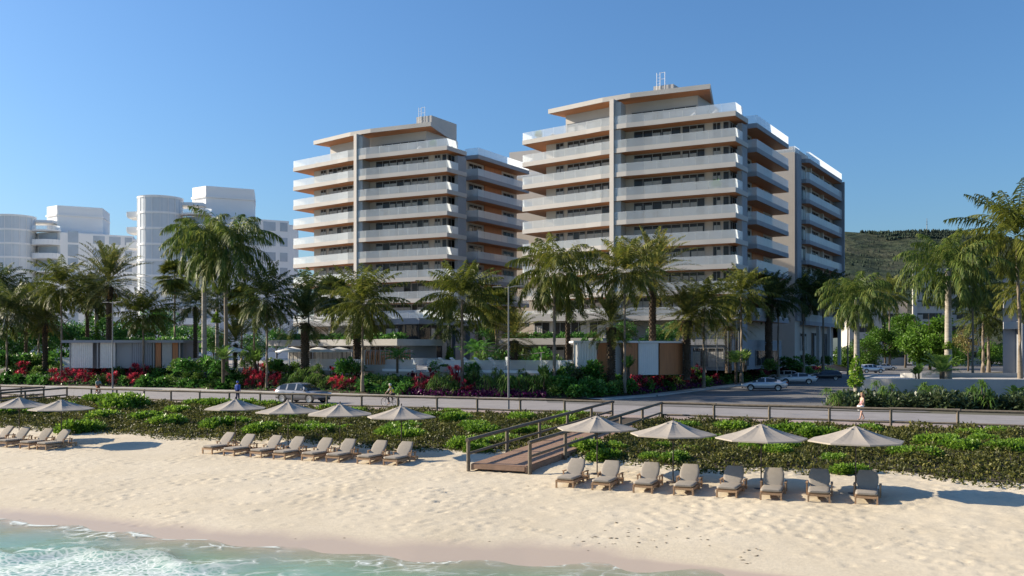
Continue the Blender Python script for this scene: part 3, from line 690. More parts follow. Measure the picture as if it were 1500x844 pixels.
    for k in range(9):
        zb = Z0 - FH * k; zt = zb + SLAB
        q0, q1 = P2(K, (SD, 2.9)), P2(K, (SD, 24.28)); 
        o0, o1 = P2(q0, (nS, 1.35), (SD, .5)), P2(q1, (nS, 1.55))
        s = MB(); s.prism([P2(q0, (nS, .004)), P2(q0, (nS, .9)), o0, o1, P2(q1, (nS, .004))], zb, zt); slab = s.build('balcony_slab', 'greywall', wing)
        s = MB(); s.prism([P2(q0, (nS, .1), (SD, .1)), P2(q0, (nS, .85), (SD, .15)), P2(o0, (nS, -.1), (SD, .1)), P2(o1, (nS, -.1), (SD, -.1)), P2(q1, (nS, .1), (SD, -.1))], zb - .012, zb - .003); s.build('soffit', 'soffit', slab)
        g = MB(); railing(g, [P2(q0, (nS, .9), (SD, .06)), P2(o0, (nS, -.05), (SD, .05)), P2(o1, (nS, -.05), (SD, -.05))], zt); g.build('glass_railing', 'rail_glass', slab)
        if k == 0: continue
        for j, (u0, u1, n) in enumerate([(.14, .24, 2), (.36, .58, 3), (.68, .90, 3)]):
            a, c = Vector(K), Vector(P2(K, (SD, 24.2)))
            window_mesh(a.lerp(c, u0), a.lerp(c, u1), zt, zt + 2.3, n, nS, seed + k * 20 + 700 + j, .4).build('window', WM, wing)
        for u in (.31, .63):
            s = MB(); o = P2(K, (SD, 24.2 * u), (nS, .015)); s.obox((*o, zt), (*(SD * .5), 0), (*(nS * .5), 0), (0, 0, 2.49)); s.build('pier', 'wall', wing)
    # roof edge glass of wing, low roof box
    w = MB(); w.prism([P2(K, (SD, .3), (ER, -.3)), P2(K, (SD, 9), (ER, -.3)), P2(K, (SD, 9), (ER, -8)), P2(K, (SD, .3), (ER, -8))], 34.2, 35.1); 
    if left: w.prism([P2(K, (SD, 3), (ER, -2)), P2(K, (SD, 11), (ER, -2)), P2(K, (SD, 11), (ER, -9)), P2(K, (SD, 3), (ER, -9))], 35.1, 39.6)
    w.build('roof_box', 'render', wing)
    g = MB(); railing(g, [P2(K, (ER, -8), (SD, .06)), P2(K, (SD, .06), (ER, -.06)), P2(K, (SD, 2.8), (ER, -.06))], 34.2, .9); g.build('glass_railing', 'rail_glass', wing)
    # ground level piers of the wing
    for u in (9, 16, 23.6):
        w = MB(); o = P2(K, (SD, u), (nS, .95)); w.obox((*o, 1.9), (*(SD * .55), 0), (*(nS * .5), 0), (0, 0, 6.3)); w.build('pier', 'render', wing)
    w = MB()
    for u0, u1, za, zc in ((3, 6.5, 4.3, 7.2), (3, 6.5, 2.1, 3.6), (9.8, 15, 2.2, 7.4), (17, 22, 2.2, 7.4)):
        pass
    for i, (u0, u1, za, zc) in enumerate(((.12, .27, 4.3, 7.0), (.12, .27, 2.2, 3.7), (.40, .62, 2.2, 7.2), (.70, .92, 2.2, 7.2))):
        a, c = Vector(K), Vector(P2(K, (SD, 24.2))); window_mesh(a.lerp(c, u0), a.lerp(c, u1), za, zc, 3, nS, seed + 820 + i, .3).build('window', WM, wing)
    # low floors under the front block
    if not left:
        w = MB(); lo = [P2(A, (EL, 1.5), (nL, -1.2)), P2(O, (nL, -.8), (nR, -.8)), P2(D, (ER, -1), (nR, -1.2)), P2(D, (SD, 22), (nS, -.6)), P2(D, (SD, 22), (nS, -9)), P2(D, (SD, 3), (ER, -12))]
        w.prism(lo, 1.9, 5.05); w.build('base_wall', 'greywall', root)
        s = MB(); s.prism([P2(p, (nR, .25)) for p in lo], 5.05, 5.75); s.build('base_slab', 'greywall', root)
        a, c = Vector(P2(D, (SD, 3), (nS, -.98))), Vector(P2(D, (SD, 22), (nS, -.6)))
        for i, (u0, u1, za, zc) in enumerate(((.10, .25, 2.3, 4.6), (.40, .62, 2.3, 4.4), (.7, .9, 2.3, 4.4))):
            window_mesh(a.lerp(c, u0), a.lerp(c, u1), za, zc, 2, nS, seed + 840 + i, .3).build('window', WM, root)
        a, c = Vector(P2(O, (nL, -.8), (nR, -.8))), Vector(P2(D, (ER, -1), (nR, -1.2)))
        for i, (u0, u1) in enumerate(((.05, .3), (.36, .62), (.68, .95))):
            window_mesh(a.lerp(c, u0), a.lerp(c, u1), 2.3, 4.7, 4, nR, seed + 850 + i, .4).build('window', WM, root)
    else:
        a, c = Vector(S0), Vector(S2)
        for i, (u0, u1, za, zc) in enumerate(((.05, .3, 5.2, 7.6), (.4, .62, 5.2, 7.6), (.7, .93, 5.2, 7.6))):
            window_mesh(a.lerp(c, u0), a.lerp(c, u1), za, zc, 3, nS, seed + 860 + i, .3).build('window', WM, root)
    return root
CL, CR = (-23.4, 138.5), (13.1, 119.3)
tower(CL, 'left apartment tower with white curved balconies beside the entrance lobby, farther from the street', True)
tower(CR, 'right apartment tower with white curved balconies beside the parked cars, nearer and larger', False)

# terrace loungers on the tower roofs
def mini_lounger(name, x, y, z, rz, label):
    b = MB(); b.box((0, 0, .25), (1.3, .6, .12)); b.box((.9, 0, .42), (.7, .6, .1), 0, 0); 
    for sx in (-.55, .55):
        for sy in (-.25, .25): b.box((sx, sy, .1), (.06, .06, .2))
    b2 = MB(); o = thing(name, label, 'lounger', (x, y, z), rz, 'white loungers on the roof terraces')
    c = MB(); c.box((-.1, 0, .28), (1.3, .6, .1))
    c.obox((.5, -.3, .26), (.55, 0, .42), (0, .6, 0), (-.07, 0, .09)); c.build('cushion', 'whitecanvas', o)
    f = MB(); f.box((.1, 0, .19), (1.7, .62, .06))
    for sx in (-.6, .8):
        for sy in (-.25, .25): f.box((sx, sy, .08), (.06, .06, .16))
    f.build('frame', 'white', o)
for C, nm in ((CR, 'right'), (CL, 'left')):
    for i, (e, s, tx) in enumerate(((12.0, 1.6, 'near the glass corner of'), (9.2, 1.7, 'right of the column on'), (-11.6, 1.7, 'at the far left edge of'))):
        d = ER if e > 0 else EL; p = P2(C, (d, e), (SD, s))
        mini_lounger('roof_lounger', p[0], p[1], Z0 + SLAB, R(-30), f'white lounger {tx} the {nm} tower roof terrace')

# ------------------------------------------------------------ podium buildings
def podium():
    nL = Vector((EL.y, -EL.x)); nS = Vector((SD.y, -SD.x))
    c = (-11.8, 117.0)
    o = thing('entrance_lobby', 'double height glass entrance lobby with grey roof slab under the left tower', 'building', (*c, DECK))
    def L(*t): return P2((0, 0), *t)
    r = MB(); r.prism([L(), L((EL, -22)), L((EL, -22), (SD, 10)), L((SD, 17), (nS, -.0)), L((SD, 17))], 5.55, 6.3); r.build('roof_slab', 'greywall', o)
    w = MB(); w.prism([L((EL, -.9), (SD, 3.5)), L((EL, -21), (SD, 3.5)), L((EL, -21), (SD, 10)), L((SD, 16), (nS, -3.2)), L((SD, 3.5), (nS, -3.2))], 0, 5.55); w.build('wall', 'greywall', o)
    for i in range(5):
        a, cc = Vector(L((EL, -.25 - i * 2.4), (SD, .3))), Vector(L((EL, -2.6 - i * 2.4), (SD, .3)))
        window_mesh(cc, a, 0, 5.5, 2, nL, 20 + i, .25).build('glass_front', ['room_shade', 'curtain', 'pane', 'darkframe'], o)
    for i in range(3):
        a, cc = Vector(L((SD, .4 + i * 2.4), (nS, -.3))), Vector(L((SD, 2.75 + i * 2.4), (nS, -.3)))
        window_mesh(a, cc, 0, 5.5, 2, nS, 30 + i, .2).build('glass_front', ['room_shade', 'curtain', 'pane', 'darkframe'], o)
    g = MB(); railing(g, [L((EL, -12), (SD, .4)), L((EL, -.3), (SD, .4)), L((SD, 14), (nS, -.3))], 6.3, 1.05); g.build('glass_railing', 'rail_glass', o)
    for i, u in enumerate((8.5, 12)):
        w = MB(); q = L((SD, u), (nS, -1.2)); w.obox((*q, 0), (*(SD * 1.1), 0), (*(nS * .8), 0), (0, 0, 5.55)); w.build('pier', 'greywall', o)
    # low garden-roof building
    c = (-13.1, 105.0)
    o = thing('low_pavilion', 'long low building with planted roof and dark curtains left of the glass lobby', 'building', (*c, DECK))
    r = MB(); r.prism([L(), L((EL, -23.5)), L((EL, -23.5), (SD, 9)), L((SD, 9))], 2.75, 3.5); r.build('roof_slab', 'concrete', o)
    w = MB(); w.prism([L((EL, -1.2), (SD, 2.2)), L((EL, -22), (SD, 2.2)), L((EL, -22), (SD, 9)), L((EL, -1.2), (SD, 9))], 0, 2.75); w.build('wall', 'greywall', o)
    for i in range(8):
        a, cc = Vector(L((EL, -1.4 - i * 2.55), (SD, 2.2))), Vector(L((EL, -3.85 - i * 2.55), (SD, 2.2)))
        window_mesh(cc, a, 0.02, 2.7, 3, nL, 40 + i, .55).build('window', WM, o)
    for i in range(4):
        w = MB(); q = L((EL, -.8 - i * 7.2), (SD, .5)); w.tube([(*q, 0), (*q, 2.75)], .09, 8); w.build('post', 'greywall', o)
    # stepped white terraces in front of right tower
    c = (3.2, 121.0)
    o = thing('terrace_block', 'white stepped terrace block with glass band at the foot of the right tower', 'building', (*c, DECK))
    r = MB(); r.prism([L((ER, -2)), L((ER, 10)), L((ER, 10), (SD, 7)), L((ER, -2), (SD, 7))], 6.0, 6.95); r.build('roof_slab', 'render', o)
    w = MB(); w.prism([L((ER, -1), (SD, 1)), L((ER, 9.5), (SD, 1)), L((ER, 9.5), (SD, 7)), L((ER, -1), (SD, 7))], 0, 6.0); w.build('wall', 'wall', o)
    nR = Vector((ER.y, -ER.x))
    r = MB(); r.prism([L((ER, -2.5), (SD, -5)), L((ER, 11), (SD, -5)), L((ER, 11), (SD, .9)), L((ER, -2.5), (SD, .9))], 2.9, 3.7); r.build('lower_slab', 'render', o)
    w = MB(); w.prism([L((ER, -1.5), (SD, -3)), L((ER, 10), (SD, -3)), L((ER, 10), (SD, .9)), L((ER, -1.5), (SD, .9))], 0, 2.9); w.build('lower_wall', 'wall', o)
    for i in range(4):
        a = L((ER, -.8 + i * 2.6), (SD, 1)); cc = L((ER, 1.4 + i * 2.6), (SD, 1)); window_mesh(a, cc, 3.75, 5.9, 2, nR, 60 + i, .4).build('window', WM, o)
        a = L((ER, -1.0 + i * 2.7), (SD, -3)); cc = L((ER, 1.3 + i * 2.7), (SD, -3)); window_mesh(a, cc, .05, 2.7, 2, nR, 70 + i, .4).build('window', WM, o)
    # right pool pavilion: white curtains and wood panels
    y0 = 92.0; xl = at_depth(842, y0)
    o = thing('pool_cabana', 'cabana with white curtains and wooden panels behind the red plants, right of pool', 'pavilion', (xl, y0, DECK - .35), 0)
    def X(px, y): return at_depth(px, y) - xl
    xa, xb = X(893, 92) , X(1002, 96.5)
    r = MB(); r.prism([(-.15, -.15), (xa + .1, -.6), (xb + .2, 4.4), (xb + .2, 9), (-.15, 7)], 3.32, 3.52); r.build('roof_slab', 'white', o)
    w = MB(); w.prism([(.35, .5), (xa - .1, .1), (xb - .1, 4.9), (xb - .1, 8.6), (.35, 6.6)], 0, 3.32); w.build('wall', 'concrete', o)
    f0 = Vector((0, 0)); f1 = Vector((xa, -.45)); f2 = Vector((xb, 4.5))
    def curtain(name, a, c, u0, u1, m, folds):
        b = MB(); a, c = Vector(a), Vector(c); d = (c - a).normalized(); n = Vector((d.y, -d.x))
        k = int((c - a).length * (u1 - u0) / .13)
        pts = []
        for i in range(k + 1):
            p = a.lerp(c, u0 + (u1 - u0) * i / k) + n * ((.07 if i % 2 else 0) if folds else 0); pts.append(p)
        for p, q in zip(pts[:-1], pts[1:]):
            b.quad((*p, .06), (*q, .06), (*q, 3.3), (*p, 3.3))
        bb = b.build(name, m, o)
    curtain('curtain', f0, f1, .05, .62, 'whitecanvas', True)
    for a, c, u0, u1 in ((f0, f1, .66, .98), (f1, f2, .18, .36), (f1, f2, .66, .98)):
        b = MB(); a, c = Vector(a), Vector(c); d = (c - a).normalized(); n = Vector((d.y, -d.x)); L0 = (c - a).length; q = a + d * L0 * u0
        b.obox((*q, .05), (*(d * L0 * (u1 - u0)), 0), (*(-n * .12), 0), (0, 0, 3.25)); b.build('wood_panel', 'panelwood', o)
    curtain('curtain', f1, f2, .37, .64, 'whitecanvas', True)
    for p in (f0, f1, f2):
        b = MB(); b.box((p.x, p.y + .12, 1.66), (.2, .2, 3.32)); b.build('post', 'white', o)
    # left pool pavilion
    y0 = 112.0; xl = at_depth(105, y0); xr = at_depth(262, 110)
    o = thing('garden_pavilion', 'low grey pavilion with flat roof and pale curtains behind the left lamp post', 'pavilion', (xl, y0, DECK), 0)
    w_ = xr - xl
    r = MB(); r.prism([(-.9, -.7), (w_ + .6, -2.2), (w_ + .6, 5), (-.9, 6)], 3.1, 3.42); r.build('roof_slab', 'greywall', o)
    w = MB(); w.prism([(.5, .6), (w_, -.6), (w_, 5), (.5, 5)], 0, 3.1); w.build('wall', 'greywall', o)
    ang = math.atan2(-1.5, w_)
    def fr(u): return Vector((.1 + (w_ - .2) * u, -.02 - 1.18 * u - .28))
    for (u0, u1, m, fo, nm) in ((.0, .2, 'curtain', 1, 'curtain'), (.27, .41, 'curtain', 1, 'curtain'), (.42, .56, 'rail_glass', 0, 'glass_panel'), (.57, .75, 'greywall', 1, 'slatted_panel'), (.84, .93, 'concrete', 0, 'wall_panel'), (.935, .985, 'panelwood', 0, 'wood_panel'), (.78, .83, 'panelwood', 0, 'wood_panel')):
        curtain(nm, fr(0), fr(1), u0, u1, m, fo)
    for u in (-.01, .245, .765, 1.0):
        p = fr(u); b = MB(); b.box((p.x, p.y, 1.55), (.14, .14, 3.1)); b.build('post', 'frame', o)
podium()

# ------------------------------------------------------------ far white towers
def far_tower():
    o = thing('white_tower', 'white round-fronted tower with stacked balconies behind the tall royal palms', 'building', (0, 0, 0), 0, 'white towers on the left')
    zt = 38.0
    b = MB(); n = 40
    prof = []
    for i in range(11):
        z0, z1 = i * 3.45, (i + 1) * 3.45
        prof += [(4.72, z0 + .02), (4.72, z1 - .46), (4.84, z1 - .44), (4.84, z1 - .02)]
    b.lathe(prof, n, 0, (0, 0, 0), False)
    for f_ in range(len(b.f)): b.m[f_] = 1 if (f_ // n) % 4 == 0 else 0
    b.add([(4.9 * math.cos(2 * math.pi * k / n), 4.9 * math.sin(2 * math.pi * k / n), 37.93) for k in range(n)], [tuple(range(n))])
    cyl = b.build('curved_front', ['farwhite', 'curtainwall'], o)
    for k in range(-4, 5):
        a = -math.pi / 2 + k * math.pi / 9; b2 = MB(); b2.box((4.8 * math.cos(a), 4.8 * math.sin(a), 19), (.1, .09, 37.6), a); b2.build('mullion', 'farwhite', o)
    b = MB(); b.prism([(3, 3), (5.4, 1.2), (11.5, -.2), (26.5, 8), (22, 22), (3, 16)], 0, 34); b.build('wall', 'farwhite', o)
    b = MB(); b.prism([(5, 6), (9, 3.2), (18.5, 8), (16, 18), (5, 14)], 34, 41.3); b.prism([(4.8, 5.7), (9.05, 2.8), (18.9, 7.8), (16, 18.3), (4.8, 14.3)], 38.7, 39.1); b.build('roof_block', 'farwhite', o)
    b = MB(); b.prism([(0, 4.4), (4.5, .5), (9, 1.0), (9, 7), (2, 7)], 36.6, 37.2); b.build('roof_ledge', 'farwhite', o)
    for i in range(10):
        z = 3.45 * (i + 1) - .35
        b = MB(); pts = [(4.6, 1.5)] + [(7.9 + 3.6 * math.cos(t), -.2 + 2.1 * math.sin(t)) for t in np.linspace(-2.6, .1, 10)] + [(11, 2)]
        b.prism(pts, z, z + .35); 
        bal = b.build('balcony', 'farwhite', o)
        g = MB(); railing(g, [(p[0] * .995 + .03, p[1] * .995) for p in pts[1:-1]], z + .35, 1.0, 5); g.build('railing', 'farwhite' if i % 3 else 'rail_glass', bal)
        b = MB(); b.obox((5.6, 1.0, z - 2.8), (5.2, -1.25, 0), (-.03, -.1, 0), (0, 0, 2.5)); b.build('window', 'farglass', o)
        a, c = Vector((11.5, -.2)), Vector((26.5, 8)); d = (c - a).normalized(); nn = Vector((d.y, -d.x)); L = (c - a).length
        for u0, u1 in ((.10, .24), (.44, .60), (.66, .82), (.88, .98)):
            q = a + d * L * u0 + nn * .02; b = MB(); b.obox((*q, z - 2.6), (*(d * L * (u1 - u0)), 0), (*(nn * .06), 0), (0, 0, 2.0 if u0 > .3 else 2.9)); b.build('window', 'farglass', o)
        b = MB(); b.prism([(-4, 2.0), (-8.8, 3.4), (-9.2, 7.8), (-3, 8)], z, z + .35); b.prism([(-4, 1.95), (-8.8, 3.3), (-8.85, 3.2), (-9.35, 7.8), (-9.2, 7.8), (-8.7, 3.5), (-4, 2.15)], z + .3, z + 1.3); b.build('side_balcony', 'farwhite', o)
    b = MB(); b.prism([(-3, 3), (-4.6, 4), (-4, 12), (4, 12)], 0, 34); b.build('side_wall', 'farwhite', o)
    b = MB(); b.prism([(26.5, 8), (28.2, 9.2), (25, 24), (22, 22)], 0, 33.2); b.build('end_wing', 'farwhite', o)
    return o
ft = far_tower(); ft.location = (at_depth(235, 204), 204, 0)
f2 = copy_tree(ft); f2.location = (at_depth(22, 232), 232, 0); f2['label'] = 'white round-fronted tower at the left edge of the photo, farther off and lower'

# ------------------------------------------------------------ buildings at right
def right_buildings():
    o = thing('office_block', 'pale beige office block with dark window bands behind the round green trees', 'building', (0, 0, 0))
    y = 255; x0, x1 = at_depth(1336, y), at_depth(1438, y)
    b = MB(); b.prism([(x0, y), (x1, y), (x1 + 12, y + 30), (x0 + 14, y + 30)], 0, 27); b.build('wall', 'wall', o)
    b = MB(); b.prism([(at_depth(1250, y), y + 3), (x0 - .02, y + 3), (x0 + 10, y + 28), (x0 - 10, y + 28)], 0, 18); b.build('low_wing', 'wall', o)
    for i in range(7):
        z = 2.2 + i * 3.55
        for u0, u1 in ((.06, .43), (.54, .93)):
            xa, xb = x0 + (x1 - x0) * u0, x0 + (x1 - x0) * u1
            window_mesh((xa, y), (xb, y), z, z + 1.75, 4, Vector((0, -1)), 300 + i, .2).build('window', WM, o)
        if i < 4:
            xw = at_depth(1250, y)
            for u0, u1 in ((.05, .48), (.56, .95)):
                window_mesh((xw + (x0 - xw) * u0, y + 3), (xw + (x0 - xw) * u1, y + 3), z, z + 1.75, 4, Vector((0, -1)), 330 + i, .2).build('window', WM, o)
    for u in (.0, .5, .97):
        b = MB(); xx = x0 + (x1 - x0) * u; b.box((xx + .6, y - .3, 13.4), (1.2, .58, 26.8)); b.build('pilaster', 'render', o)
    y = 168; o = thing('grey_block', 'grey concrete block with ledges at the right edge beside the tall coconut palm', 'building', (0, 0, 0))
    x0 = at_depth(1469, y)
    b = MB(); b.prism([(x0, y), (x0 + 34, y - 6), (x0 + 46, y + 25), (x0 + 15, y + 25)], 0, 17.5); b.build('wall', 'greywall', o)
    for z in (8.2, 12.0, 15.2):
        b = MB(); b.prism([(x0 - .5, y - 1.2), (x0 + 34, y - 7.2), (x0 + 34, y - 6.03), (x0 + .05, y - .03)], z, z + 1.3); b.build('ledge', 'concrete', o)
    b = MB(); b.prism([(x0 + 2.2, y - 2.4), (x0 + 12, y - 4), (x0 + 12, y - 2.2), (x0 + 2.2, y - .5)], 0, 9.6); b.build('bay', 'greywall', o)
    for z in (9.7, 13.4, 4):
        d = Vector((34, -6)).normalized(); a = Vector((x0, y)) + d * (4.2 if z > 5 else 13); window_mesh(a, a + d * 8, z, z + 1.7, 3, Vector((d.y, -d.x)), 360, .3).build('window', WM, o)
right_buildings()
# ------------------------------------------------------------ log fences and boardwalks
def log(b, a, c, r, m=0, n=7):
    a, c = Vector(a), Vector(c); k = 4; pts = [a.lerp(c, i / k) for i in range(k + 1)]
    b.tube(pts, [r * (1 + .08 * math.sin(i * 2.1 + a.x)) for i in range(k + 1)], n, m)
def log_fence(pxs, label, top=1.05):
    pts = []
    for p in pxs:
        # march along the fence line to the wanted bearing
        x = 0.0; k = (p - 750) / FPX
        lo, hi = -120, 80
        for _ in range(60):
            mid = (lo + hi) / 2
            if mid - k * float(Fl(mid)) < 0: lo = mid
            else: hi = mid
        pts.append(Vector((lo, float(Fl(lo)), 0)))
    o = thing('log_fence', label, 'fence', (pts[0].x, pts[0].y, 0)); base = pts[0].copy()
    for p in pts:
        q = p - base; b = MB(); b.tube([q + Vector((0, 0, -.5)), q + Vector((0, 0, .5)), q + Vector((0, 0, top - .03))], [.088, .085, .082], 8); b.build('post', 'log', o)
    for i, (p, q) in enumerate(zip(pts[:-1], pts[1:])):
        d = (q - p).normalized(); dz = .012 * (-1) ** i
        b = MB(); log(b, p - base - d * .12 + Vector((0, 0, top + dz)), q - base + d * .12 + Vector((0, 0, top + dz)), .085); b.build('rail', 'log', o)
        b = MB(); log(b, p - base + Vector((0, 0, .30)), q - base + Vector((0, 0, .30 + dz)), .065); b.build('rail', 'log', o)
    return pts
fA = log_fence([98, 133.7, 171, 211, 250.5, 292.5, 335.8, 381, 428, 479, 529.7, 583, 640, 699, 762, 827, 897], 'long log fence between the coast road and the dune plants, left of the boardwalk')
fB = log_fence([969, 1046, 1127, 1215, 1305, 1403, 1508, 1625, 1760, 1920], 'log fence along the promenade right of the wooden boardwalk, nearest the camera')
fC = log_fence([-95, -60, -30, 0, 31, 64], 'short log fence at the left edge beyond the second boardwalk')
def boardwalk():
    # local frame: origin at the top between the two corner posts
    o = thing('boardwalk', 'reddish wooden boardwalk ramp with log handrails descending to the sand in the middle', 'boardwalk', (0, 0, 0), 0, 'boardwalks to the beach')
    lt, rt = Vector((fA[-1].x, fA[-1].y, 0)), Vector((fB[0].x, fB[0].y, 0)); org = (lt + rt) / 2; o.location = org
    lb, rb = Vector((-1.96, 41.4, -.9)), Vector((.78, 40.2, -.9)); lt -= org; rt -= org; lb -= org; rb -= org
    dz0, dz1 = -.60, .012
    L = (lt - lb).length; k = 150
    b = MB(); il = .13
    w = (rb - lb); w.z = 0
    a0, c0 = lb + w * .06, rb - w * .06; a1, c1 = lt + (rt - lt) * .05, rt - (rt - lt) * .05
    # deck starts slightly seaward of first posts
    ext = (lb - lt).normalized() * .3; a0 += ext * 0; 
    for i in range(k):
        u0, u1 = i / k, (i + .94) / k
        za, zb = dz0 + (dz1 - dz0) * u0, dz0 + (dz1 - dz0) * u1
        p, q, r_, s_ = a0.lerp(a1, u0), c0.lerp(c1, u0), c0.lerp(c1, u1), a0.lerp(a1, u1)
        j = rnd.uniform(-.004, .004); t = .035
        vs = [(p.x, p.y, za - t), (q.x, q.y, za - t), (r_.x, r_.y, zb - t), (s_.x, s_.y, zb - t), (p.x, p.y, za + j), (q.x, q.y, za + j), (r_.x, r_.y, zb + j), (s_.x, s_.y, zb + j)]
        b.add(vs, [(0, 3, 2, 1), (4, 5, 6, 7), (0, 1, 5, 4), (1, 2, 6, 5), (2, 3, 7, 6), (3, 0, 4, 7)])
    b.build('deck', 'boards', o)
    b = MB()
    for p, q in ((a0, a1), (c0, c1)):
        d = Vector((0, 0, 1)); n2 = (q - p); n2.z = 0; n2 = Vector((n2.y, -n2.x, 0)).normalized() * .05
        vs = []
        for pt, z in ((p, dz0), (q, dz1)):
            for sg in (-1, 1):
                for zz in (-.30, -.037): vs.append((pt.x + n2.x * sg, pt.y + n2.y * sg, z + zz))
        b.add(vs, [(0, 1, 3, 2), (4, 6, 7, 5), (0, 4, 5, 1), (2, 3, 7, 6), (1, 5, 7, 3), (0, 2, 6, 4)])
    d = (c0 - a0).normalized(); p = a0 + d * .06 - Vector((-d.y, d.x, 0)) * .04
    b.obox((p.x, p.y, dz0 - .24), (*(d * ((c0 - a0).length - .12)).xy, 0), (-d.y * .05, d.x * .05, 0), (0, 0, .2))
    b.build('frame', 'boards', o)
    for side, (p, q) in enumerate(((lb, lt), (rb, rt))):
        pts = [p.lerp(q, i / 5) for i in range(6)]
        rail = []
        for i, pt in enumerate(pts):
            u = i / 5; zd = dz0 + (dz1 - dz0) * u; rail.append(Vector((pt.x, pt.y, zd + 1.04)))
            if i < 5:
                b = MB(); b.tube([(pt.x, pt.y, zd - .55), (pt.x, pt.y, zd + .4), (pt.x, pt.y, zd + 1.02)], [.09, .086, .083], 8); b.build('post', 'log', o)
        for i in range(5):
            d = (rail[i + 1] - rail[i]).normalized()
            b = MB(); log(b, rail[i] - d * .14, rail[i + 1] + d * .1, .088); b.build('rail', 'log', o)
            b = MB(); log(b, rail[i] - Vector((0, 0, .62)), rail[i + 1] - Vector((0, 0, .62)), .066); b.build('rail', 'log', o)
    return o, org
M['boards'] = wood('boardwalk_boards', (.265, .165, .11), (1, 1, 1), var=.25, wscale=3.5, rough=.8)
bw, org = boardwalk()
bw2 = copy_tree(bw); m = (fC[-1] + fA[0]) / 2; bw2.location = m; bw2['label'] = 'second boardwalk ramp leaving the frame at the left edge between two log fences'

# ------------------------------------------------------------ beach umbrellas and loungers
def umbrella():
    o = thing('beach_umbrella', 'x', 'umbrella', (0, 0, 0), 0, 'beige beach umbrellas on the sand')
    b = MB(); b.lathe([(0, .06), (.03, .06), (.28, .045), (.30, 0), (0, 0)], 16); b.build('base', 'pole', o)
    b = MB(); b.tube([(0, 0, -.1), (0, 0, 1.5), (0, 0, 2.60)], [.026, .026, .024], 8); b.lathe([(0, 2.66), (.03, 2.63), (.035, 2.58), (.02, 2.55)], 8); b.build('pole', 'pole', o)
    n = 8; rim = 1.74; zt, ze = 2.52, 1.99
    b = MB(); k = 6
    grid = []
    for i in range(n):
        a = 2 * math.pi * (i + .5) / n
        for j in range(4):
            a2 = a + 2 * math.pi / n * j / 4; f = math.cos(math.pi / n) / math.cos((j / 4 - .5) * 2 * math.pi / n)
            row = []
            for q in range(k + 1):
                t = q / k; r = .05 + (rim * f - .05) * t; sag = .07 * math.sin(math.pi * t) * (1 - abs(j / 4 - .0)) if False else -.04 * math.sin(math.pi * t) - .04 * math.sin(math.pi * t) * math.sin(math.pi * j / 4)
                row.append((r * math.cos(a2), r * math.sin(a2), zt + (ze - zt) * t + sag))
            grid.append(row)
    for i in range(len(grid)):
        g0, g1 = grid[i], grid[(i + 1) % len(grid)]
        for q in range(k): b.quad(g0[q], g1[q], g1[q + 1], g0[q + 1])
        (x0, y0, z0), (x1, y1, z1) = g0[-1], g1[-1]
        b.quad(g0[-1], g1[-1], (x1, y1, z1 - .05), (x0, y0, z0 - .05))
    can = b.build('canopy', 'canvas', o)
    b = MB()
    for i in range(n):
        a = 2 * math.pi * (i + .5) / n; b.tube([(.06 * math.cos(a), .06 * math.sin(a), 2.46), (.86 * math.cos(a), .86 * math.sin(a), 2.16), ((rim - .03) * math.cos(a), (rim - .03) * math.sin(a), ze - .02)], .012, 4)
        b.tube([(.04 * math.cos(a), .04 * math.sin(a), 1.72), (.86 * math.cos(a), .86 * math.sin(a), 2.16)], .01, 4)
    b.build('ribs', 'pole', o)
    for i in range(n):
        a = 2 * math.pi * (i + .5) / n; b = MB(); b.box((.27 * math.cos(a), .27 * math.sin(a), 2.43), (.11, .035, .035), a); b.build('vent_clip', 'cushion', can)
    return o
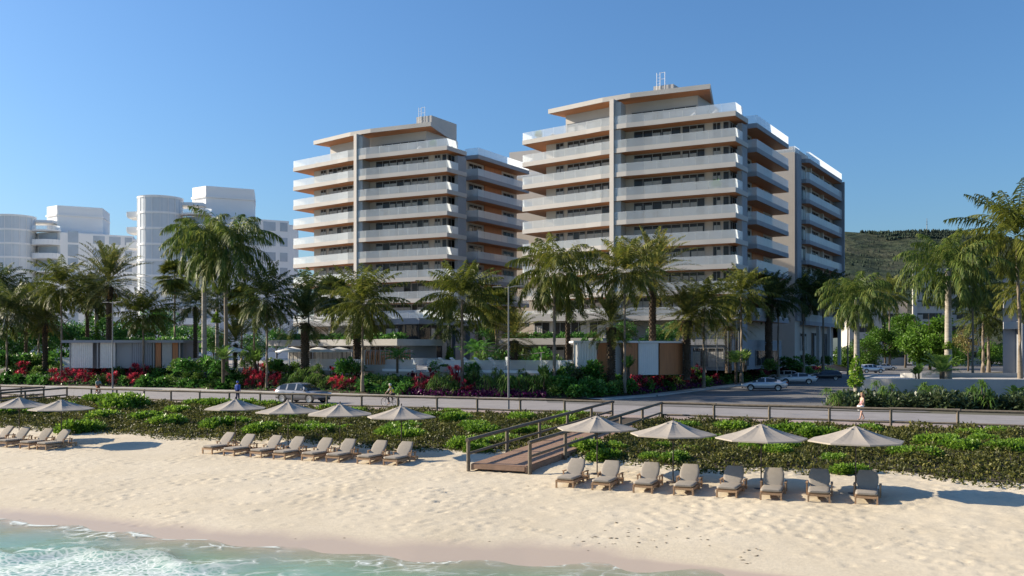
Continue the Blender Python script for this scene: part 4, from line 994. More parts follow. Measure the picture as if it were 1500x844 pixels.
def lounger():
    o = thing('sun_lounger', 'x', 'lounger', (0, 0, 0), 0, 'wooden sun loungers on the sand')
    # local +Y points from the foot to the head; origin below the foot end
    W, S, L = .78, .33, 2.0
    b = MB()
    for sx in (-1, 1): b.box((sx * (W / 2 - .03), L / 2, S - .05), (.055, L, .10))
    for y in (.03, .55, 1.25, L - .03): b.box((0, y, S - .055), (W - .12, .055, .075))
    for i in range(14): b.box((0, .1 + i * .09, S - .002), (W - .12, .06, .018))
    b.build('frame', 'teak', o)
    for sx in (-1, 1):
        for y in (.045, 1.22, L - .06):
            lz = S - .1 if y < 1 else S - .1
            b = MB(); b.box((sx * (W / 2 - .031), y, lz / 2 + .0), (.06, .07, lz + .02)); b.build('leg', 'teak', o)
    for sx in (-1, 1):
        b = MB(); x = sx * (W / 2 + .05); b.box((x, 1.34, S + .235), (.085, .62, .035)); b.box((x, 1.07, S * .5 + .11), (.055, .06, S + .21)); b.box((x, 1.58, S * .5 + .11), (.055, .06, S + .21))
        b.build('armrest', 'teak', o)
    b = MB(); th = R(49); c_, s_ = math.cos(th), math.sin(th)
    b.obox((-W / 2 + .06, 1.12, S + .02), (W - .12, 0, 0), (0, .82 * c_, .82 * s_), (0, -.03 * s_, .03 * c_)); 
    b.box((-.2, 1.60, S + .1), (.04, .04, .42), 0, 0, R(-20)); b.box((.2, 1.60, S + .1), (.04, .04, .42), 0, 0, R(-20)); b.build('backrest', 'teak', o)
    def cushion(name, p0, ey, ez, w, le, th2, tufts):
        b = MB(); nx, ny = 8, tufts; p0 = Vector(p0); ey = Vector(ey); ez = Vector(ez); rows = []
        for j in range(ny * 3 + 1):
            t = j / (ny * 3); pinch = .55 + .45 * abs(math.sin(math.pi * t * ny)) ** .5
            ring = []
            for a in range(16):
                q = 2 * math.pi * a / 16; cx = math.copysign(abs(math.cos(q)) ** .35, math.cos(q)); cz = math.copysign(abs(math.sin(q)) ** .55, math.sin(q))
                e = 1 if 0 < j < ny * 3 else .8
                ring.append(p0 + Vector((cx * w / 2 * e, 0, 0)) + ey * (le * t) + ez * (th2 / 2 + cz * th2 / 2 * pinch * e))
            rows.append(ring)
        vs = [v for r_ in rows for v in r_]; n = 16
        b.add(vs, [(i * n + k, (i + 1) * n + k, (i + 1) * n + (k + 1) % n, i * n + (k + 1) % n) for i in range(len(rows) - 1) for k in range(n)], 0, True)
        b.add(rows[0], [tuple(range(n))]); b.add(rows[-1], [tuple(reversed(range(n)))]); return b.build(name, 'cushion', o)
    cushion('seat_cushion', (0, .01, S + .01), (0, 1, 0), (0, 0, 1), W - .03, 1.16, .13, 9)
    cushion('back_cushion', (0, 1.15, S + .06), (0, c_, s_), (0, -s_, c_), W - .02, .80, .12, 1)
    return o
U0, L0 = umbrella(), lounger(); used = {}
groups = [
 ('left', [(28, 643.5), (90, 648.5)], [(-25, 650.5), (2, 652.5), (35, 654.5), (60, 656)], 'at the left edge'),
 ('middle', [(345, 650), (422, 656.5), (498, 662), (588, 668)], [(302.8, 661.5), (334.5, 664.5), (374, 667), (408, 669.5), (450, 672), (486.6, 674.2), (532, 677), (571, 679.5)], 'left of the boardwalk'),
 ('right', [(874.7, 694), (986, 705), (1115, 715), (1253.5, 723)], [(826.6, 707), (880, 711), (941, 715), (1000.5, 719), (1064, 723), (1129, 727.5), (1199.5, 731), (1269, 735)], 'right of the boardwalk')]
for gname, us, ls, where in groups:
    for i, (px, py) in enumerate(us):
        x, y = at_ground(px, py, -.84); z = gz(x, y)
        place_copy(U0, used, (x, y, z - .02), R(rnd.uniform(-8, 8) + 10), 1.0, f'beige beach umbrella on the sand, {ordinal(i + 1)} from the left {where}')
    for i, (px, py) in enumerate(ls):
        x, y = at_ground(px, py, -.86)
        a = at_ground(*ls[max(i - 1, 0)], -.86); c = at_ground(*ls[min(i + 1, len(ls) - 1)], -.86)
        d = math.atan2(c[1] - a[1], c[0] - a[0]) + R(rnd.uniform(-3, 3) + (2 if gname == 'right' else 0))
        z = min(gz(x, y), gz(x + 1, y + 1.6))
        place_copy(L0, used, (x, y, z - .02), d, 1.0, f'wooden lounger with taupe cushions, {ordinal(i + 1)} from the left {where}')

# ------------------------------------------------------------ street lamps
def lamp(px, py, label):
    o = thing('street_lamp', label, 'street lamp', (0, 0, 0), 0, 'street lamps along the coast road')
    x, y = at_ground(px, py, 0); o.location = (x, y, 0)
    b = MB(); b.tube([(0, 0, 0), (0, 0, .5), (0, 0, 9.2)], [.085, .08, .045], 10); b.lathe([(0, .04), (.2, .04), (.2, 0)], 12); b.build('pole', 'lampsteel', o)
    for s in (-1, 1):
        b = MB(); dx, dy = math.cos(R(-26)) * s, math.sin(R(-26)) * s
        b.tube([(0, 0, 9.1), (dx * .3, dy * .3, 9.15), (dx * .55, dy * .55, 9.19)], .03, 6)
        b.box((dx * .9, dy * .9, 9.2), (.8, .22, .05), R(-26)); b.build('lamp_head', 'lampsteel', o)
lamp(745, 600.5, 'tall grey double-arm street lamp behind the fence, near the middle of the photo')
lamp(165, 578.5, 'double-arm street lamp in front of the garden pavilion and date palm at left')

# ------------------------------------------------------------ vehicles
def car_paint(name, c, metal=.6, rough=.28):
    m, nt, b = nodes_of(name); n = noise(nt, 3, 3)
    r = ramp(nt, [(.3, tuple(x * .94 for x in c)), (.7, c)], n.outputs[0]); nt.links.new(r.outputs[0], b.inputs['Base Color'])
    b.inputs['Metallic'].default_value = metal; b.inputs['Roughness'].default_value = rough; b.inputs['Coat Weight'].default_value = .6; b.inputs['Coat Roughness'].default_value = .06
    return m
M['silver'] = car_paint('silver_paint', (.66, .67, .68), .35); M['graphite'] = car_paint('graphite_paint', (.26, .265, .27), .5); M['darkpaint'] = car_paint('dark_blue_paint', (.045, .052, .065)); M['whitepaint'] = car_paint('pale_silver_paint', (.78, .78, .77), .1)
M['tyre'] = mat('tyre_rubber', (.02, .02, .021), .9, var=.2); M['rim'] = mat('alloy_rim', (.55, .56, .57), .3, metal=.8, var=.05)
def carglass():
    m, nt, b = nodes_of('car_glass'); b.inputs['Base Color'].default_value = (.02, .028, .035, 1); b.inputs['Roughness'].default_value = .03; b.inputs['Specular IOR Level'].default_value = .8; return m
M['carglass'] = carglass(); M['black'] = mat('black_plastic', (.018, .018, .02), .6, var=.1)
def plain(name, c, rough=.2):
    m, nt, b = nodes_of(name); b.inputs['Base Color'].default_value = (*c, 1); b.inputs['Roughness'].default_value = rough; return m
M['headlight'] = plain('headlight_lens', (.75, .78, .8), .1); M['taillight'] = plain('taillight_lens', (.25, .012, .015), .15)
def car(label, group, kind, paint, loc, rz):
    """kind: profile tables in metres; +X is forward"""
    K = {'sedan': dict(L=4.85, W=1.86, H=1.45, lower=[(-2.42, .62, .80), (-2.3, .35, 1.02), (-1.7, .25, 1.06), (-.6, .22, .99), (.7, .22, .96), (1.5, .25, .88), (2.1, .3, .76), (2.42, .42, .60)], roof=[(-1.95, 1.05), (-1.05, 1.36), (-.2, 1.45), (.35, 1.41), (1.25, .955)], wheels=(-1.42, 1.45), r=.335),
         'suv': dict(L=4.75, W=1.96, H=1.68, lower=[(-2.37, .62, 1.0), (-2.25, .4, 1.16), (-1.6, .3, 1.14), (-.6, .28, 1.11), (.75, .28, 1.08), (1.5, .3, 1.03), (2.15, .36, .96), (2.37, .48, .72)], roof=[(-2.2, 1.15), (-1.75, 1.56), (-.4, 1.68), (.35, 1.65), (1.25, 1.08)], wheels=(-1.42, 1.46), r=.385),
         'hatch': dict(L=4.3, W=1.8, H=1.5, lower=[(-2.15, .6, .95), (-2.05, .36, 1.08), (-1.5, .26, 1.05), (-.5, .24, 1.0), (.7, .24, .97), (1.4, .26, .9), (1.9, .32, .8), (2.15, .44, .62)], roof=[(-2.02, 1.06), (-1.6, 1.42), (-.4, 1.5), (.3, 1.46), (1.15, .96)], wheels=(-1.3, 1.33), r=.325)}[kind]
    o = thing('parked_car' if group else 'car', label, 'car', (*loc, .01), rz, group)
    W = K['W']; hw = W / 2
    lo = K['lower']; xs = np.linspace(lo[0][0], lo[-1][0], 34)
    bot = np.interp(xs, [p[0] for p in lo], [p[1] for p in lo]); top = np.interp(xs, [p[0] for p in lo], [p[2] for p in lo])
    b = MB(); rings = []
    for x, zb, zt in zip(xs, bot, top):
        e = 1 - .16 * max(0, (abs(x) - K['L'] / 2 + .7) / .7) ** 2; w = hw * e
        h = zt - zb
        sec = [(-.80 * w, zb), (-.97 * w, zb + .12 * h), (-w, zb + .45 * h), (-.985 * w, zb + .72 * h), (-.93 * w, zb + .94 * h), (-.80 * w, zt), (0, zt + .035), (.80 * w, zt), (.93 * w, zb + .94 * h), (.985 * w, zb + .72 * h), (w, zb + .45 * h), (.97 * w, zb + .12 * h), (.80 * w, zb)]
        rings.append([(x, y, z) for y, z in sec])
    n = 13; vs = [v for r_ in rings for v in r_]
    b.add(vs, [(i * n + k, i * n + (k + 1) % n, (i + 1) * n + (k + 1) % n, (i + 1) * n + k) for i in range(len(rings) - 1) for k in range(n)], 0, True)
    b.add(rings[0], [tuple(range(n))]); b.add(rings[-1], [tuple(reversed(range(n)))])
    # dark sill
    for s in (-1, 1): b.box((0, s * hw * .93, bot[17] + .03), (K['L'] * .52, .06, .12), 0, 1)
    b.box((K['L'] / 2 - .1, 0, .36), (.14, W * .74, .16), 0, 1); b.box((-K['L'] / 2 + .12, 0, .42), (.14, W * .74, .16), 0, 1)
    b.box((K['L'] / 2 - .06, 0, top[-1] - .1), (.09, W * .5, .13), 0, 1)
    body = b.build('body', [paint, 'black'], o)
    # greenhouse
    rf = K['roof']; xr = np.linspace(rf[0][0], rf[-1][0], 26); zr = np.interp(xr, [p[0] for p in rf], [p[1] for p in rf]); belt = np.interp(xr, xs, top) - .02
    zr = np.convolve(np.pad(zr, 2, 'edge'), np.ones(5) / 5, 'valid'); zr[0] = rf[0][1]; zr[-1] = rf[-1][1]
    b = MB(); rows = []
    for x, zt, zb in zip(xr, zr, belt):
        h = max(zt - zb, .01); t = h / (K['H'] - zb); wb = hw * .90; wt = hw * (.90 - .22 * t)
        rows.append([(x, -wb, zb), (x, -(wb + wt * 2) / 3, zb + h * .5), (x, -wt, zb + h * .9), (x, -wt * .8, zt), (x, 0, zt + .02), (x, wt * .8, zt), (x, wt, zb + h * .9), (x, (wb + wt * 2) / 3, zb + h * .5), (x, wb, zb)])
    ra, rb = rf[1][0] - .05, rf[3][0] + .02
    for i in range(len(rows) - 1):
        xm = (xr[i] + xr[i + 1]) / 2
        for k in range(8):
            top_ = k in (3, 4) or k in (2, 5)
            roofpart = top_ and ra < xm < rb
            pillar = (k in (0, 1, 6, 7)) and (abs(xm - (rf[0][0] * .5 + rf[1][0] * .5)) < .14 or abs(xm + .05) < .05 or abs(xm - rf[3][0] * .55 - rf[4][0] * .45) < .07 or abs(xm + 1.05) < .05)
            b.add([rows[i][k], rows[i + 1][k], rows[i + 1][k + 1], rows[i][k + 1]], [(0, 3, 2, 1)], 0 if (roofpart or pillar) else 1, True)
    b.build('cabin', [paint, 'carglass'], o)
    r = K['r']
    for x in K['wheels']:
        for s in (-1, 1):
            a = MB(); prof = [(r * .62, -.1), (r, -.1), (r, .1), (r * .62, .1)]
            def ring(b_, prof, m, nn=22):
                vs = []
                for rr, t in prof:
                    for k in range(nn): q = 2 * math.pi * k / nn; vs.append((rr * math.cos(q), t, rr * math.sin(q)))
                b_.add(vs, [(i * nn + k, (i + 1) * nn + k, (i + 1) * nn + (k + 1) % nn, i * nn + (k + 1) % nn) for i in range(len(prof) - 1) for k in range(nn)], m, False)
            ring(a, prof, 0); wheel = a.build('wheel', 'tyre', o, (x, s * (hw - .10), r))
            a = MB(); ring(a, [(r * .70, s * .104), (r * .60, s * .10), (r * .56, s * .05)], 0)
            for q in range(10):
                an = 2 * math.pi * q / 10; ca, sa = math.cos(an), math.sin(an)
                px_, pz_ = -sa * .03, ca * .03
                a.add([(ca * .05 + px_, s * .09, sa * .05 + pz_), (ca * r * .62 + px_, s * .10, sa * r * .62 + pz_), (ca * r * .62 - px_, s * .10, sa * r * .62 - pz_), (ca * .05 - px_, s * .09, sa * .05 - pz_)], [(0, 1, 2, 3)])
            a.build('rim', 'rim', wheel)
            a = MB(); nn = 18; vs = []
            for rr in (r * .98, r * 1.17):
                for k in range(nn): q = math.pi * (-.06 + 1.12 * k / (nn - 1)); vs.append((rr * math.cos(q), s * (hw + .006), r + rr * math.sin(q) - r))
            a.add(vs, [(k, k + 1, nn + k + 1, nn + k) for k in range(nn - 1)]); a.build('wheel_arch', 'black', o, (x, 0, r))
    for s in (-1, 1):
        a = MB(); a.box((K['L'] / 2 - .17, s * hw * .68, top[-2] - .07), (.26, .40, .13), s * -.35); a.build('headlight', 'headlight', o)
        a = MB(); a.box((-K['L'] / 2 + .13, s * hw * .66, top[1] - .13), (.2, .42, .13), s * .3); a.build('taillight', 'taillight', o)
        a = MB(); a.box((.78, s * (hw + .08), belt[-4] + .12), (.16, .2, .13), 0); a.build('mirror', paint, o)
        for x in (.1, -.95):
            a = MB(); a.box((x - .35, s * (hw * .985), .80 if kind != 'suv' else .92), (.18, .03, .03)); a.build('handle', paint, o)
    a = MB(); a.box((-K['L'] / 2 + .015, 0, .68), (.03, .5, .12)); a.build('number_plate', 'white', o)
    return o
x, y = at_ground(441, 590.5); car('grey sport utility car driving right on the coast road left of the yellow cyclist', None, 'suv', 'graphite', (x, y + .6), R(-27))
PG = 'cars parked on the side street'
for px, py, k, p, a, lb in ((1121, 572.5, 'sedan', 'silver', 166, 'silver sedan nearest the camera on the side street, facing left'),
                            (1170, 562.5, 'sedan', 'whitepaint', 160, 'pale silver sedan behind the nearest sedan, just left of the dark hatchback'),
                            (1212, 557, 'hatch', 'darkpaint', 160, 'dark blue hatchback parked beyond the two silver sedans'),
                            (1150, 558.5, 'hatch', 'silver', 158, 'grey hatchback mostly hidden between the two silver sedans'),
                            (1277, 546.5, 'suv', 'silver', 8, 'silver car behind the vine covered palm trunk, facing right'),
                            (1297, 542.5, 'sedan', 'whitepaint', 8, 'farthest pale silver car below the round green trees')):
    x, y = at_ground(px, py); 
    car(lb, PG, k, p, (x, y + .4), R(a))

# ------------------------------------------------------------ people
def skin_body(name, joints, edges, m, parent):
    me = bpy.data.meshes.new(name); me.from_pydata([j[0] for j in joints], edges, []); me.update()
    o = bpy.data.objects.new(name, me); col.objects.link(o); o.parent = parent
    md = o.modifiers.new('skin', 'SKIN'); md.use_smooth_shade = True
    sub = o.modifiers.new('sub', 'SUBSURF'); sub.levels = 1; sub.render_levels = 2
    if not me.skin_vertices: bpy.ops.object.select_all(action='DESELECT') if False else None
    lay = me.skin_vertices[0] if me.skin_vertices else None
    if lay is None:
        bm_layer = me.attributes
    for i, j in enumerate(joints):
        lay.data[i].radius = (j[1], j[2] if len(j) > 2 else j[1]); lay.data[i].use_root = (i == 0)
    me.materials.append(M[m]); return o
M['skin'] = mat('light_skin', (.50, .30, .22), .6, var=.05); M['tan'] = mat('tanned_skin', (.36, .19, .12), .6, var=.05)
for nm, c in (('bluecloth', (.05, .10, .36)), ('navy', (.02, .025, .07)), ('yellow', (.72, .58, .03)), ('palecloth', (.55, .53, .5)), ('darkcloth', (.03, .03, .035)), ('pink', (.74, .27, .32)), ('rust', (.36, .12, .045)), ('teal', (.16, .24, .26)), ('hairgrey', (.55, .52, .48)), ('hairdark', (.035, .022, .016)), ('hairblond', (.33, .19, .09)), ('khaki', (.42, .34, .18))):
    M[nm] = mat(nm if nm not in ('palecloth',) else 'pale_cloth', c, .85, var=.1, scale=5)
def person(label, loc, rz, P, skin, clothes, hair, hairlong=False):
    """P: dict of joint positions in local metres (facing +X)"""
    o = thing('person', label, 'person', loc, rz)
    V = {k: Vector(v) for k, v in P.items()}
    J = []; idx = {}
    def j(k, r, r2=None, pos=None):
        idx[k] = len(J); J.append((tuple(pos if pos is not None else V[k]), r, r2 or r)); return idx[k]
    j('pelvis', .13, .11); j('waist', .115, .095); j('chest', .15, .115); j('neckb', .07); j('neck', .052); j('jaw', .066, .074); j('head', .088, .098); j('crown', .062)
    E = [(0, 1), (1, 2), (2, 3), (3, 4), (4, 5), (5, 6), (6, 7)]
    for s in ('l', 'r'):
        j('sho' + s, .062); j('elb' + s, .043); j('wri' + s, .029); 
        E += [(idx['chest'], idx['sho' + s]), (idx['sho' + s], idx['elb' + s]), (idx['elb' + s], idx['wri' + s])]
        d = (V['wri' + s] - V['elb' + s]).normalized(); pal = V['wri' + s] + d * .08
        idx['pal' + s] = len(J); J.append((tuple(pal), .032, .022)); E.append((idx['wri' + s], idx['pal' + s]))
        j('hip' + s, .088); j('kne' + s, .06); j('ank' + s, .039); 
        E += [(0, idx['hip' + s]), (idx['hip' + s], idx['kne' + s]), (idx['kne' + s], idx['ank' + s])]
        idx['toe' + s] = len(J); f = V.get('toe' + s) or V['ank' + s] + Vector((.17, 0, -.055)); J.append((tuple(f), .036, .03)); E.append((idx['ank' + s], idx['toe' + s]))
    body = skin_body('body', J, E, skin, o)
    # face: nose, eyes, ears; fingers: separate bent tubes rooted in the palm
    b = MB(); hd = V['head']; fx = Vector((1, 0, 0))
    b.tube([hd + Vector((.085, 0, .02)), hd + Vector((.113, 0, -.025))], [.011, .016], 6)
    for s in (-1, 1): b.lathe([(.0, .035), (.018, .02), (.02, -.01), (.0, -.03)], 8, 0, tuple(hd + Vector((-.005, s * .1, -.005))))
    b.tube([hd + Vector((.086, -.025, -.062)), hd + Vector((.092, 0, -.062)), hd + Vector((.086, .025, -.062))], .007, 5)
    b.build('face', skin, o)
    b = MB()
    for s in (-1, 1): b.lathe([(0, .011), (.011, 0), (0, -.011)], 8, 0, tuple(hd + Vector((.088, s * .036, .012))))
    b.build('eyes', 'hairdark', o)
    b = MB()
    for s in ('l', 'r'):
        d = (V['wri' + s] - V['elb' + s]).normalized(); side = d.cross(Vector((0, 0, 1))); side = side.normalized() if side.length > .1 else Vector((0, 1, 0)); nn = d.cross(side)
        pal = V['wri' + s] + d * .085
        for q, le in zip((-1.5, -.5, .5, 1.5), (.06, .075, .08, .066)):
            p = pal + side * q * .016; b.tube([p, p + d * le * .5, p + d * le * .75 - nn * .018, p + d * le * .8 - nn * .038], [.009, .0085, .008, .006], 5)
        p = V['wri' + s] + d * .045 + side * .03; b.tube([p, p + side * .028 + d * .025, p + side * .03 + d * .055], [.011, .01, .007], 5)
    b.build('fingers', skin, o)
    # hair
    b = MB(); n = 12; prof = [(0, .125), (.05, .118), (.09, .085), (.108, .03), (.106, -.02), (.095, -.06)]
    vs = []
    for r_, z in prof:
        for k in range(n):
            a = 2 * math.pi * k / n; cut = 1 if math.cos(a) < .55 else 0
            vs.append((hd.x - .012 + r_ * math.cos(a) * 1.08, hd.y + r_ * math.sin(a), hd.z + max(z, .06 if not cut else -9)))
    b.add(vs, [(i * n + k, i * n + (k + 1) % n, (i + 1) * n + (k + 1) % n, (i + 1) * n + k) for i in range(len(prof) - 1) for k in range(n)], 0, True)
    if hairlong: b.tube([hd + Vector((-.08, 0, .04)), hd + Vector((-.12, 0, -.12)), hd + Vector((-.13, 0, -.28)), hd + Vector((-.10, 0, -.36))], [.075, .085, .065, .02], 8)
    b.build('hair', hair, o)
    for nm, m, parts in clothes:
        JJ = []; EE = []; ii = {}
        for k, grow in parts:
            src = J[idx[k]]; ii[k] = len(JJ); JJ.append((src[0], src[1] + grow, src[2] + grow))
        ks = [k for k, _ in parts]
        for a, c in E:
            ka = [k for k in idx if idx[k] == a][0]; kc = [k for k in idx if idx[k] == c][0]
            if ka in ii and kc in ii: EE.append((ii[ka], ii[kc]))
        skin_body(nm, JJ, EE, m, o)
    return o
stand = dict(pelvis=(0, 0, .93), waist=(.0, 0, 1.08), chest=(0, 0, 1.30), neckb=(-.005, 0, 1.43), neck=(.0, 0, 1.49), jaw=(.03, 0, 1.55), head=(.012, 0, 1.64), crown=(0, 0, 1.70),
             shol=(0, .17, 1.37), elbl=(-.03, .23, 1.10), wril=(.05, .24, .87), shor=(0, -.17, 1.37), elbr=(-.02, -.23, 1.10), wrir=(.06, -.24, .87),
             hipl=(0, .09, .86), knel=(.02, .10, .47), ankl=(-.02, .105, .075), hipr=(0, -.09, .86), kner=(.03, -.10, .47), ankr=(.06, -.105, .075))
x, y = at_ground(348, 587.5)
person('person in blue hooded top and navy trousers standing left of the grey car', (x, y, .004), R(70), stand, 'tan',
       [('top', 'bluecloth', [('pelvis', .03), ('hipl', .012), ('hipr', .012), ('waist', .025), ('chest', .022), ('neckb', .03), ('shol', .02), ('elbl', .018), ('wril', .012), ('shor', .02), ('elbr', .018), ('wrir', .012)]),
        ('trousers', 'navy', [('waist', .006), ('pelvis', .02), ('hipl', .012), ('knel', .016), ('ankl', .016), ('hipr', .012), ('kner', .016), ('ankr', .016)])], 'bluecloth')
walk = dict(stand); walk.update(knel=(.10, .09, .48), ankl=(.20, .09, .085), kner=(-.02, -.09, .47), ankr=(-.20, -.09, .10), elbl=(.05, .24, 1.12), wril=(.22, .20, 1.02), elbr=(-.04, -.25, 1.10), wrir=(.10, -.30, .93))
x, y = at_ground(1263, 615.5)
person('woman in a pink swimsuit walking on the promenade carrying a white beach bag', (x, y, .004), R(190), walk, 'skin',
       [('swimsuit', 'pink', [('pelvis', .012), ('waist', .012), ('chest', .012), ('hipl', .008), ('hipr', .008)])], 'hairblond', True)
bag = thing('beach_bag', 'white beach bag held at the hip of the walking woman in pink', 'bag', (x - .22, y - .28, .004), R(190))
b = MB(); b.lathe([(0, .62), (.15, .62), (.19, .70), (.20, .92), (.17, .95), (.165, .93), (0, .80)], 14); b.build('body', 'whitecanvas', bag)
b = MB(); b.tube([(-.14, 0, .93), (-.09, 0, 1.06), (.0, 0, 1.10), (.09, 0, 1.06), (.14, 0, .93)], .014, 6, ref=(0, 1, 0)); b.build('strap', 'palecloth', bag)

def bicycle(label, loc, rz, m):
    o = thing('bicycle', label, 'bicycle', loc, rz)
    r = .34
    for x in (-.52, .54):
        b = MB(); n = 28; pts = [(x + r * math.cos(2 * math.pi * k / n), 0, r + r * math.sin(2 * math.pi * k / n)) for k in range(n + 1)]
        b.tube(pts, .020, 6, ref=(0, 1, 0)); wh = b.build('wheel', 'tyre', o)
        b = MB()
        for k in range(14): a = 2 * math.pi * k / 14; b.tube([(x, .012 * (-1) ** k, r), (x + (r - .01) * math.cos(a), 0, r + (r - .01) * math.sin(a))], .0035, 3)
        b.build('spokes', 'rim', wh)
    b = MB(); bb = (-.06, 0, .30); st = (-.22, 0, .82); hdt = (.36, 0, .86); hb = (.40, 0, .72)
    for p, q, rr in ((bb, st, .017), (st, hdt, .016), (bb, hb, .019), (hdt, hb, .02), ((-.52, .0, r), bb, .012), ((-.52, 0, r), (-.2, 0, .74), .011), (hb, (.54, 0, r), .015), (st, (-.245, 0, .93), .014), (hdt, (.34, 0, 1.0), .014)): b.tube([p, q], rr, 6)
    b.build('frame', m, o)
    b = MB(); b.tube([(.26, -.28, 1.04), (.36, -.2, 1.03), (.36, 0, 1.01), (.36, .2, 1.03), (.26, .28, 1.04)], .013, 6); b.build('handlebar', 'black', o)
    b = MB(); b.box((-.27, 0, .95), (.25, .15, .06)); b.build('saddle', 'black', o)
    b = MB(); b.tube([(bb[0], -.07, .30), (bb[0], .07, .30)], .02, 6); b.tube([(bb[0], .07, .30), (bb[0] + .12, .09, .18)], .012, 5); b.tube([(bb[0], -.07, .30), (bb[0] - .12, -.09, .42)], .012, 5); b.box((bb[0] + .12, .14, .175), (.1, .09, .025)); b.box((bb[0] - .12, -.14, .425), (.1, .09, .025)); b.build('pedals', 'black', o)
    return o
ride = dict(pelvis=(-.24, 0, 1.04), waist=(-.20, 0, 1.18), chest=(-.09, 0, 1.38), neckb=(-.02, 0, 1.50), neck=(.01, 0, 1.55), jaw=(.06, 0, 1.61), head=(.05, 0, 1.70), crown=(.04, 0, 1.76),
            shol=(-.05, .17, 1.44), elbl=(.10, .23, 1.22), wril=(.24, .27, 1.08), shor=(-.05, -.17, 1.44), elbr=(.10, -.23, 1.22), wrir=(.24, -.27, 1.08),
            hipl=(-.20, .09, .98), knel=(.14, .10, .72), ankl=(.03, .12, .28), toel=(.16, .12, .22), hipr=(-.20, -.09, .98), kner=(.17, -.10, .92), ankr=(-.18, -.12, .54), toer=(-.04, -.12, .47))
x, y = at_ground(572, 595.5); rz = R(154)
bicycle('black bicycle ridden left along the road by the person in yellow', (x, y, .006), rz, 'black')
person('white haired person in a yellow vest riding a black bicycle to the left', (x, y, .006), rz, ride, 'skin',
       [('vest', 'yellow', [('pelvis', .012), ('waist', .03), ('chest', .03), ('neckb', .02), ('shol', .012)]),
        ('sleeves', 'palecloth', [('shol', .02), ('elbl', .014), ('chest', .01), ('shor', .02), ('elbr', .014)]),
        ('trousers', 'darkcloth', [('pelvis', .014), ('hipl', .014), ('knel', .014), ('ankl', .012), ('hipr', .014), ('kner', .014), ('ankr', .012)])], 'hairgrey')
x, y = at_ground(144, 581.5); rz = R(-50)
bicycle('bicycle ridden right along the road, in front of the red plants at left', (x, y, .006), rz, 'darkframe')
person('cyclist in rust trousers and teal top in front of the red plants at left', (x, y, .006), rz, ride, 'tan',
       [('top', 'teal', [('pelvis', .012), ('waist', .02), ('chest', .022), ('neckb', .02), ('shol', .02), ('elbl', .014), ('shor', .02), ('elbr', .014)]),
        ('trousers', 'rust', [('pelvis', .016), ('hipl', .02), ('knel', .018), ('ankl', .012), ('hipr', .02), ('kner', .018), ('ankr', .012)])], 'hairdark')

# ------------------------------------------------------------ garden walls, planter, pool deck things
def wall_thing(name, pts, z0, z1, th, m, label, cat='wall'):
    b = MB(); o0 = pts[0]
    P = [Vector(p) - Vector(o0) for p in pts]
    off = offset([tuple(p) for p in P], th)
    b.prism([tuple(p) for p in P] + list(reversed(off)), z0, z1)
    o = b.build(name, m, None, (*o0, 0)); return tag(o, label, cat)
# curved white planter at the right
ox, oy = at_depth(1266, 77), 77
pts = [(ox + 1.5, 98)] + [(ox + 1.5 - 1.5 * math.sin(t), 79 + 3 * (1 - math.sin(t))) for t in np.linspace(0, .9, 3)]
front = [(ox + 7.0, 93), (ox + 3.4, 86), (ox + .6, 81)] + [(ox + 3.2 - 3.0 * math.cos(t), 80.1 - 3.1 * math.sin(t)) for t in np.linspace(.05, math.pi / 2, 22)] + [(ox + 9, 76.9), (ox + 40, 72)]
o = thing('planter_wall', 'curved pale concrete planter wall behind the grey green shrubs at right', 'wall', (ox, oy, 0))
b = MB(); rel = [(p[0] - ox, p[1] - oy) for p in front]; inn = offset(rel, .45)
b.prism(rel + list(reversed(inn)), -.01, 2.02); b.build('wall', 'concrete', o)
b = MB(); b.prism(inn + [(inn[-1][0], 16), (inn[0][0] + .5, 16.5)], -.012, 1.9); b.build('gravel_bed', 'kerb', o)
b = MB(); cc = [(9 + 2.2 * math.cos(t), 9 + 1.6 * math.sin(t)) for t in np.linspace(math.pi, 2 * math.pi, 9)] + [(24, 7.0), (24, 7.5)] + [(9 + 1.75 * math.cos(t), 9 + 1.2 * math.sin(t)) for t in np.linspace(2 * math.pi, math.pi, 9)]
b.prism(cc, 1.905, 2.32); b.build('inner_kerb', 'concrete', o)
# low white terrace walls and glass screens behind the hedge
H7 = offset(H, 6.6)
def at_H7(px):
    pts = H7
    best = None
    for a, c in zip(pts[:-1], pts[1:]):
        for t in np.linspace(0, 1, 60):
            x = a[0] + (c[0] - a[0]) * t; y = a[1] + (c[1] - a[1]) * t
            e = abs(px_of(x, y) - px) + (0 if y > 20 else 99)
            if best is None or e < best[0]: best = (e, x, y)
    return best[1:]
def screen(pa, pb, label, gl=True, zb=0.25, lowm='white'):
    n = max(2, int((pb - pa) / 22)); pts = [at_H7(pa + (pb - pa) * i / n) for i in range(n + 1)]
    o = thing('terrace_screen', label, 'wall', (*pts[0], DECK)); rel = [(p[0] - pts[0][0], p[1] - pts[0][1]) for p in pts]
    b = MB(); b.prism(rel + list(reversed(offset(rel, .25))), -1.2, zb); b.build('wall', lowm, o)
    if gl: g = MB(); railing(g, offset(rel, .12), zb, 1.0, 1.9); g.build('glass_panel', 'rail_glass', o)
screen(78, 300, 'low white wall with glass screen in front of the left pool pavilion')
screen(395, 610, 'low white wall with glass screen in front of the parasols and low pavilion')
screen(625, 840, 'low white wall and glass between the entrance ramp and the pool cabana')
screen(1060, 1225, 'glass screen behind the dark red plants along the side street', True, .15)
